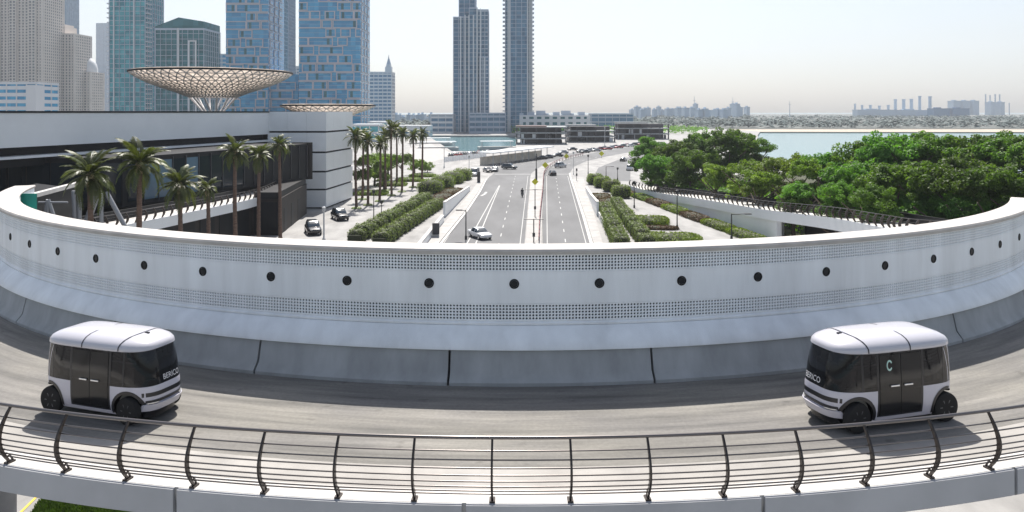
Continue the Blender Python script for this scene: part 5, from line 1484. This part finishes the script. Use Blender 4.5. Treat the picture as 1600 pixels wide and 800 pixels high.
# deep teal tower with peaked roof
Y = 500; r, w, zt = tower('deep teal glass tower with a peaked roofline', 242, 319, Y, 28, 0, 3.6, 3.6, .25, .2, M_twin, GL_deep, ytop=44)
pk = PZ(27, Y); mb = MB(); mb.prism([(-w, .4), (-w * .05, .4), (-w * .05, 27), (-w, 27)], zt, lambda i: (zt + 1.2, pk, pk, zt + 1.2)[i]); mb.prism([(-w * .05, .4), (w, .4), (w, 27), (-w * .05, 27)], zt, lambda i: (pk, zt + 4.4, zt + 4.4, pk)[i]); mb.build('peaked_top', GL_deep, r)
for k in (-.05, .38, .66): MB().bb(w * k - .45, w * k + .45, -.5, .5, 0, zt - (0 if k < 0 else 8)).build('fin', M_white_t, r)
MB().bb(w * .38, w * .66, -.45, .4, zt - 8.8, zt - 8).build('fin', M_white_t, r)
tower('white banded low rise between the peaked tower and the framed blue tower', 318, 356, 640, 24, 0, 3.4, 5, 1.5, .8, M_white_t, GL_blue, ytop=84)
# blue towers wrapped in interlocking pale frames
def framed_tower(label, px0, px1, Y, depth, ztop, seed, side):
    rr_ = random.Random(seed)
    X0, X1 = PX(px0, Y), PX(px1, Y); w = (X1 - X0) / 2
    r = thing('framed_tower', label, 'building', ((X0 + X1) / 2, Y, 0))
    MB().bb(-w, w, 0, depth, 0, ztop).build('glazing', GL_blue, r)
    mb = MB()
    for i in range(int(ztop / 3.4)): mb.bb(-w - .06, w + .06, -.06, depth + .06, i * 3.4, i * 3.4 + .22)
    stuff(mb.build('floor_bands', M_twin, r))
    rowh = 6.8; nrow = int(ztop / rowh)
    for j in range(nrow):
        z = j * rowh + .3; x = -w + rr_.uniform(-6, 2)
        while x < w:
            wd = rr_.choice((8, 11, 14, 19)); x0, x1 = max(x, -w), min(x + wd, w)
            if x1 - x0 > 3 and rr_.random() < .85:
                t = .7; hh = rowh - .9
                mb = MB(); mb.bb(x0, x1, -.75, 0, z, z + t); mb.bb(x0, x1, -.75, 0, z + hh, z + hh + t)
                if x0 > -w + .1: mb.bb(x0, x0 + t, -.76, 0, z + t, z + hh)
                if x1 < w - .1: mb.bb(x1 - t, x1, -.76, 0, z + t, z + hh)
                mb.build('facade_frame', M_pinkband, r)
                for q in range(rr_.choice((0, 1, 1))):
                    pxx = rr_.uniform(x0 + 1, max(x0 + 1.2, x1 - 3)); MB().bb(pxx, pxx + 2, -.12, .1, z + .9, z + hh - .3).build('dark_window', GL_deep, r)
            x += wd + rr_.choice((0, 0.4, 3.5))
        ysd = rr_.uniform(1, 4)
        while ysd < depth - 6:
            sx = w if side > 0 else -w
            mb = MB(); mb.bb(sx, sx + side * .7, ysd, ysd + 8, z, z + .5); mb.bb(sx, sx + side * .7, ysd, ysd + 8, z + 5.2, z + 5.7); mb.bb(sx, sx + side * .7, ysd, ysd + .5, z + .5, z + 5.2); mb.build('facade_frame', M_pinkband, r)
            ysd += 12
    return r, w
framed_tower('blue glass tower in pale interlocking frames behind the wide lattice funnel', 353, 419, 600, 42, 175, 4, 1)
tower('slim dark blue tower against the framed tower side', 419, 434, 648, 30, 190, 3.6, 3, .3, .25, M_twin, GL_deep)
tower('pale blue slab tower behind the slim dark blue tower', 434, 445, 800, 40, 200, 3.6, 4, .4, .4, GL_sky, GL_sky)
r, w = framed_tower('blue glass tower in pale interlocking frames above the smaller canopy', 467, 563, 590, 40, 175, 9, 1)
framed_tower('lower blue framed wing joining the two framed towers', 405, 466, 606, 30, PZ(116, 606), 14, 1)
tower('pale low roofline between the two framed blue towers', 436, 470, 900, 30, 0, 3.6, 5, 1.4, .6, M_white_t, GL_sky, ytop=103)
tower('narrow grey tower edge beside the framed blue tower', 563, 567, 660, 20, 0, 3.6, 4, 1, .5, M_twin, GL_twin, ytop=118)
# small tower with spire
Y = 760; r, w, zt = tower('pale banded tower topped by a slim pointed spire', 577, 612, Y, 22, 0, 3.6, 4.5, 1.5, .6, M_white_t, GL_sky, ytop=112)
cx = PX(606, Y) - PX(594.5, Y); mb = MB(); mb.bb(cx - 3.2, cx + 3.2, 2, 9, zt, PZ(104, Y)); mb.bb(cx - 2.2, cx + 2.2, 3, 8, PZ(104, Y), PZ(100, Y)); mb.build('lantern', M_white_t, r)
mb = MB(); mb.lathe([(2.4, 0), (1.4, 3.5), (.5, 6.5), (.1, 10)], 12, (cx, 5.5, PZ(100, Y))); mb.build('spire', M_twin, r, smooth=40)
# the pair of tall slate-blue towers
def slate_tower(label, cx, Y, blocks, group=None):
    r = thing('slate_tower', label, 'building', (PX(cx, Y), Y, 0))
    for (a, b, y0, y1, zt, fl) in blocks:
        x0, x1 = PX(a, Y) - PX(cx, Y), PX(b, Y) - PX(cx, Y)
        grid_facade(r, x0, x1, y0, y1, 0, zt, 3.5, 3.2 if fl else 5, .8 if fl else .35, .5, M_twin, GL_twin, .35)
    return r
r = slate_tower('stepped slate blue tower with white ribs, the shorter shouldered of the pair', 736, 640, [(708, 733, 0, 24, PZ(26, 640), 0), (733, 746, -2, 26, PZ(12, 640), 0), (716, 742, 6, 30, PZ(-14, 640), 0), (746, 763, 2, 24, PZ(14, 640), 1), (749, 764, -1.5, 8, PZ(88, 640), 1)])
for a, zt in ((733, 24), (727, 24), (740, 24), (745.5, 12), (751, 14), (757, 90), (720, 26)):
    x = PX(a, 640) - PX(736, 640); MB().bb(x - .5, x + .5, -2.7, -1.7, 0, PZ(zt, 640)).build('rib', M_white_t, r)
r = slate_tower('tall straight slate blue tower with edge fins, right one of the pair', 810, 640, [(789, 832, 0, 30, 190, 0), (797, 824, -2.4, 6, 200, 0)])
for a in (794, 796.5, 824.5, 828, 831): x = PX(a, 640) - PX(810, 640); MB().bb(x - .45, x + .45, -3.0, -.6, 0, 188).build('rib', M_white_t, r)
mb = MB()
for i in range(50):
    for s in (-1, 1): xx = s * (PX(811, 640) - PX(788, 640)); mb.bb(xx - .9, xx + .9, 1, 9, 3 + i * 3.6, 3.9 + i * 3.6)
stuff(mb.build('balconies', M_twin, r))
# podiums and waterfront
tower('low slate podium block with pale bands left of the pair of towers', 673, 708, 600, 26, 0, 4, 6, 1.6, .4, M_white_t, GL_twin, ytop=178, name='podium_block')
tower('wide slate podium between the pair of tall towers', 733, 790, 600, 24, 0, 4.2, 5, 1.7, .4, M_twin, GL_twin, ytop=176, name='podium_block')
r, w, zt = tower('white block with square dark window pairs beside the straight slate tower', 812, 922, 585, 22, 0, 4.6, 6, 2.4, 2.6, M_white_t, GL_deep, ytop=180, name='podium_block')
mb = MB()
for k in range(8): mb.bb(-w + k * w * .24, -w + k * w * .24 + 3 + k % 3 * 2, 4, 12, zt, zt + 1.5 + (k % 3))
mb.build('rooftop_plant', M_twin, r)
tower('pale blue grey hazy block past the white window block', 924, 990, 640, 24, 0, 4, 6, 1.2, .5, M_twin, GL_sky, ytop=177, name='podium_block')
r, w, zt = tower('long pale wharf building at the head of the inlet', 575, 606, 560, 20, 0, 4.5, 5, 2, 1, M_white_t, GL_teal, ytop=190, name='wharf_building')
tower('low teal fronted wharf building beside the palm court', 548, 592, 430, 18, 0, 4.5, 6, 1.3, .5, M_white_t, GL_teal, ytop=194, name='wharf_building')
tower('low pale terrace building behind the thin palms', 592, 672, 520, 16, 0, 4.5, 7, 2.2, 1.2, M_white_t, GL_twin, ytop=196, name='wharf_building')
# dark waterfront buildings still under construction
M_darkconc = mat('dark_raw_concrete', (.075, .07, .075), .85, var=.3, scale=.15)
M_rust = mat('rose_slab_edge', (.3, .22, .2), .8)
def shell_building(label, px0, px1, ytop, Y, depth, floor, pal):
    X0, X1 = PX(px0, Y), PX(px1, Y); zt = PZ(ytop, Y); w = (X1 - X0) / 2
    r = thing('waterfront_building', label, 'building', ((X0 + X1) / 2, Y, 0))
    MB().bb(-w + 2.5, w - 2.5, 6.5, depth, 0, zt - .4).build('back_wall', M_darkconc, r)
    z = 0; k = 0
    while z < zt + .1:
        MB().bb(-w, w, 0, depth, z - .25 if z else 0.02, z + .3).build('floor_slab', M_barrier, r); z += floor; k += 1
    n = int(2 * w / 5)
    for i in range(n + 1):
        x = -w + .5 + (2 * w - 1) * i / n; MB().bb(x - .35, x + .35, .3, 1.0, 0.1, zt - .3).build('column', M_darkconc, r)
    rr_ = random.Random(px0)
    for i in range(int(n * 3.2)):
        x = rr_.uniform(-w + 1, w - 3); zf = rr_.randrange(max(1, int(zt / floor))) * floor
        MB().bb(x, x + rr_.uniform(1, 2.4), 1.2, 1.5, zf + .35, zf + floor - .5).build('infill_panel', M_white_t if rr_.random() < .45 else M_sign_d, r)
    MB().bb(-w, w * .2, -.3, depth * .4, zt, zt + .9).build('parapet', M_rust if pal else M_barrier, r)
    return r
shell_building('dark open concrete frame building with rose parapet on the waterfront', 806, 886, 199, 398, 22, 3.0, True)
shell_building('dark concrete waterfront block with scattered pale infill', 886, 962, 197, 425, 22, 3.2, False)
shell_building('farthest dark waterfront block before the tree clump', 962, 1046, 193, 470, 22, 3.4, False)
# floating jetty roofs in the inlet
for px, py, L_ in ((776, 230, 16), (683, 231, 18), (672, 224, 22)):
    p = G(px, py); r = thing('jetty_shelter', 'white roofed jetty shelter at the edge of the inlet', 'shelter', (p.x, p.y, 0), .2, 'white jetty shelters by the inlet')
    MB().box((0, 0, -.4), (L_ + 2, 6, 1.4)).build('pontoon', M_kerb, r); MB().box((0, 0, 2.9), (L_, 5, .3)).build('roof', M_panel, r)
    for sx in (-1, 1):
        for sy in (-1, 1): MB().box((sx * L_ * .45, sy * 2, 1.5), (.25, .25, 2.5)).build('post', M_palepole, r)
structure(poly_sheet('quay', [[(p.x, p.y) for p in (G(640, 262), G(700, 247), G(704, 238.5), G(672, 224), G(640, 232))]], .03, M_walk))

# ================================================================== far shore
M_plant = mat('far_plant_haze_tint', (.4, .5, .6), .8)  # distance haze is put into this pale blue-grey base colour
M_shed = mat('blue_shed', (.05, .16, .3), .6)
Yp = 2000
def chim(px, yt, wpx, label, group, Y=Yp):
    X = PX(px, Y); w = wpx * Y / F
    zt = PZ(yt, Y)
    r = thing('power_station_stack', label, 'chimney', (X, Y, 6), 0, group)
    mb = MB(); mb.lathe([(w * .62, 0), (w * .5, zt * .3), (w * .46, zt - 6 - 3)], 10); mb.build('shaft', M_plant, r, smooth=50)
    mb = MB(); mb.lathe([(w * .46, zt - 9), (w * .58, zt - 8.6), (w * .58, zt - 6), (w * .4, zt - 6)], 10); mb.build('collar', M_plant, r)
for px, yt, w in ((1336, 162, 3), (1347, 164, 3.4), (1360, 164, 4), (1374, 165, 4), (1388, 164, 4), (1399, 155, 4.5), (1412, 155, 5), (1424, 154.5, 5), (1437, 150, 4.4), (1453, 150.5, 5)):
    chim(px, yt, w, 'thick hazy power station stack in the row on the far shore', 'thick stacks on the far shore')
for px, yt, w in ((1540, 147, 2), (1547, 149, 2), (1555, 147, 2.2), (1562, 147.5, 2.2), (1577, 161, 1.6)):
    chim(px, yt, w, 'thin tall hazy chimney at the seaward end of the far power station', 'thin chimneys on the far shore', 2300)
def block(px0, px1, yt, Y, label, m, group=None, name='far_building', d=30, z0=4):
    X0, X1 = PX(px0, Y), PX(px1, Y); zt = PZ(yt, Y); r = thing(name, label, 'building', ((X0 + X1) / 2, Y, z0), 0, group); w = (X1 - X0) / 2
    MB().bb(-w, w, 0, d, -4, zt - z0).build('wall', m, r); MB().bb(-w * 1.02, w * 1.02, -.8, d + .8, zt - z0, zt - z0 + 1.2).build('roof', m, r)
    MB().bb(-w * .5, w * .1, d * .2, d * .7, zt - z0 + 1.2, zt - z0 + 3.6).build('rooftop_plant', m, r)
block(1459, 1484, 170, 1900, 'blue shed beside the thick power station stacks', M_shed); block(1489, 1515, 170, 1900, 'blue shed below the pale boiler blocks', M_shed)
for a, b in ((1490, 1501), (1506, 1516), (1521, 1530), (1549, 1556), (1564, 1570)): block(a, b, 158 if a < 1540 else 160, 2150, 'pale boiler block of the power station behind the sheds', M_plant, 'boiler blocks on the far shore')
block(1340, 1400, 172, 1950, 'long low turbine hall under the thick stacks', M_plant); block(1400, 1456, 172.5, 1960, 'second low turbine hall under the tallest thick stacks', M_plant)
rr_ = random.Random(5)
for k in range(26):
    px = 985 + k * 7.2 + rr_.uniform(-2, 2); wd = rr_.uniform(4, 9); yt = rr_.uniform(167.5, 173) if k not in (14, 22, 23) else 163
    block(px, px + wd, yt, rr_.uniform(1300, 1700), 'pale hazy low building in the distant waterfront row', M_plant, 'distant waterfront buildings', d=25)
for k in range(10):
    px = 606 + k * 7 + rr_.uniform(-2, 2); block(px, px + rr_.uniform(5, 9), rr_.uniform(178, 184), rr_.uniform(900, 1200), 'hazy low building beyond the head of the inlet', M_plant, 'hazy buildings beyond the inlet', d=25)
for px, yt in ((1085, 150), (1145, 152), (1234, 158)):
    X = PX(px, 1600); r = thing('distant_mast', 'thin hazy mast on the far shore skyline', 'mast', (X, 1600, 5), 0, 'masts on the far shore')
    zt = PZ(yt, 1600) - 5; MB().tube([(0, 0, 0), (0, 0, zt)], [1.0, .35], 6).build('pole', M_plant, r); MB().box((0, 0, zt * .8), (6, .6, .6)).build('crossarm', M_plant, r)
# scrub and trees of the far shore as one mass
rg = np.random.default_rng(21); cen = []; rs = []
for k in range(7000):
    Y = 790 + 900 * rg.random() ** 1.6; X = -300 + 2200 * rg.random()
    cen.append((X, Y, 2 + 3.5 * rg.random() + (Y - 790) * .004)); rs.append(2.5 + 5 * rg.random())
tag(link('far_scrub', quads_mesh('far_scrub', leaf_quads(rg, cen, rs, 9, 2.6, 3.0, .6), mat('far_scrub_haze_tint', (.14, .17, .165), .9, spec=.1))), 'hazy belt of scrub and trees along the far shore', 'scrub', kind='stuff')  # leaf colour greyed and paled to carry the distance haze
cen = []; rs = []
for k in range(300):
    X = rg.uniform(2, 150); Y = rg.uniform(570, 640); cen.append((X, Y, 2 + 3 * rg.random())); rs.append(2 + 2 * rg.random())
tag(link('bank_scrub', quads_mesh('bank_scrub', leaf_quads(rg, cen, rs, 16, .8, .3, .6), M_leaf)), 'dark green planting in front of the pale waterfront blocks', 'scrub', kind='stuff')

# ================================================================== haze: the air itself
m = bpy.data.materials.new('haze_air'); m.use_nodes = True
nt = m.node_tree; nt.nodes.remove(nt.nodes['Principled BSDF'])
pv = nt.nodes.new('ShaderNodeVolumePrincipled'); pv.inputs['Color'].default_value = (.86, .92, 1.0, 1); pv.inputs['Density'].default_value = HAZE
pv.inputs['Anisotropy'].default_value = .2
nt.links.new(pv.outputs[0], nt.nodes['Material Output'].inputs['Volume'])
mb = MB(); mb.bb(-4000, 4000, -200, 4600, -5, 420)
tag(mb.build('haze', m), 'thin pale haze filling the air over the whole place', 'haze', kind='stuff')
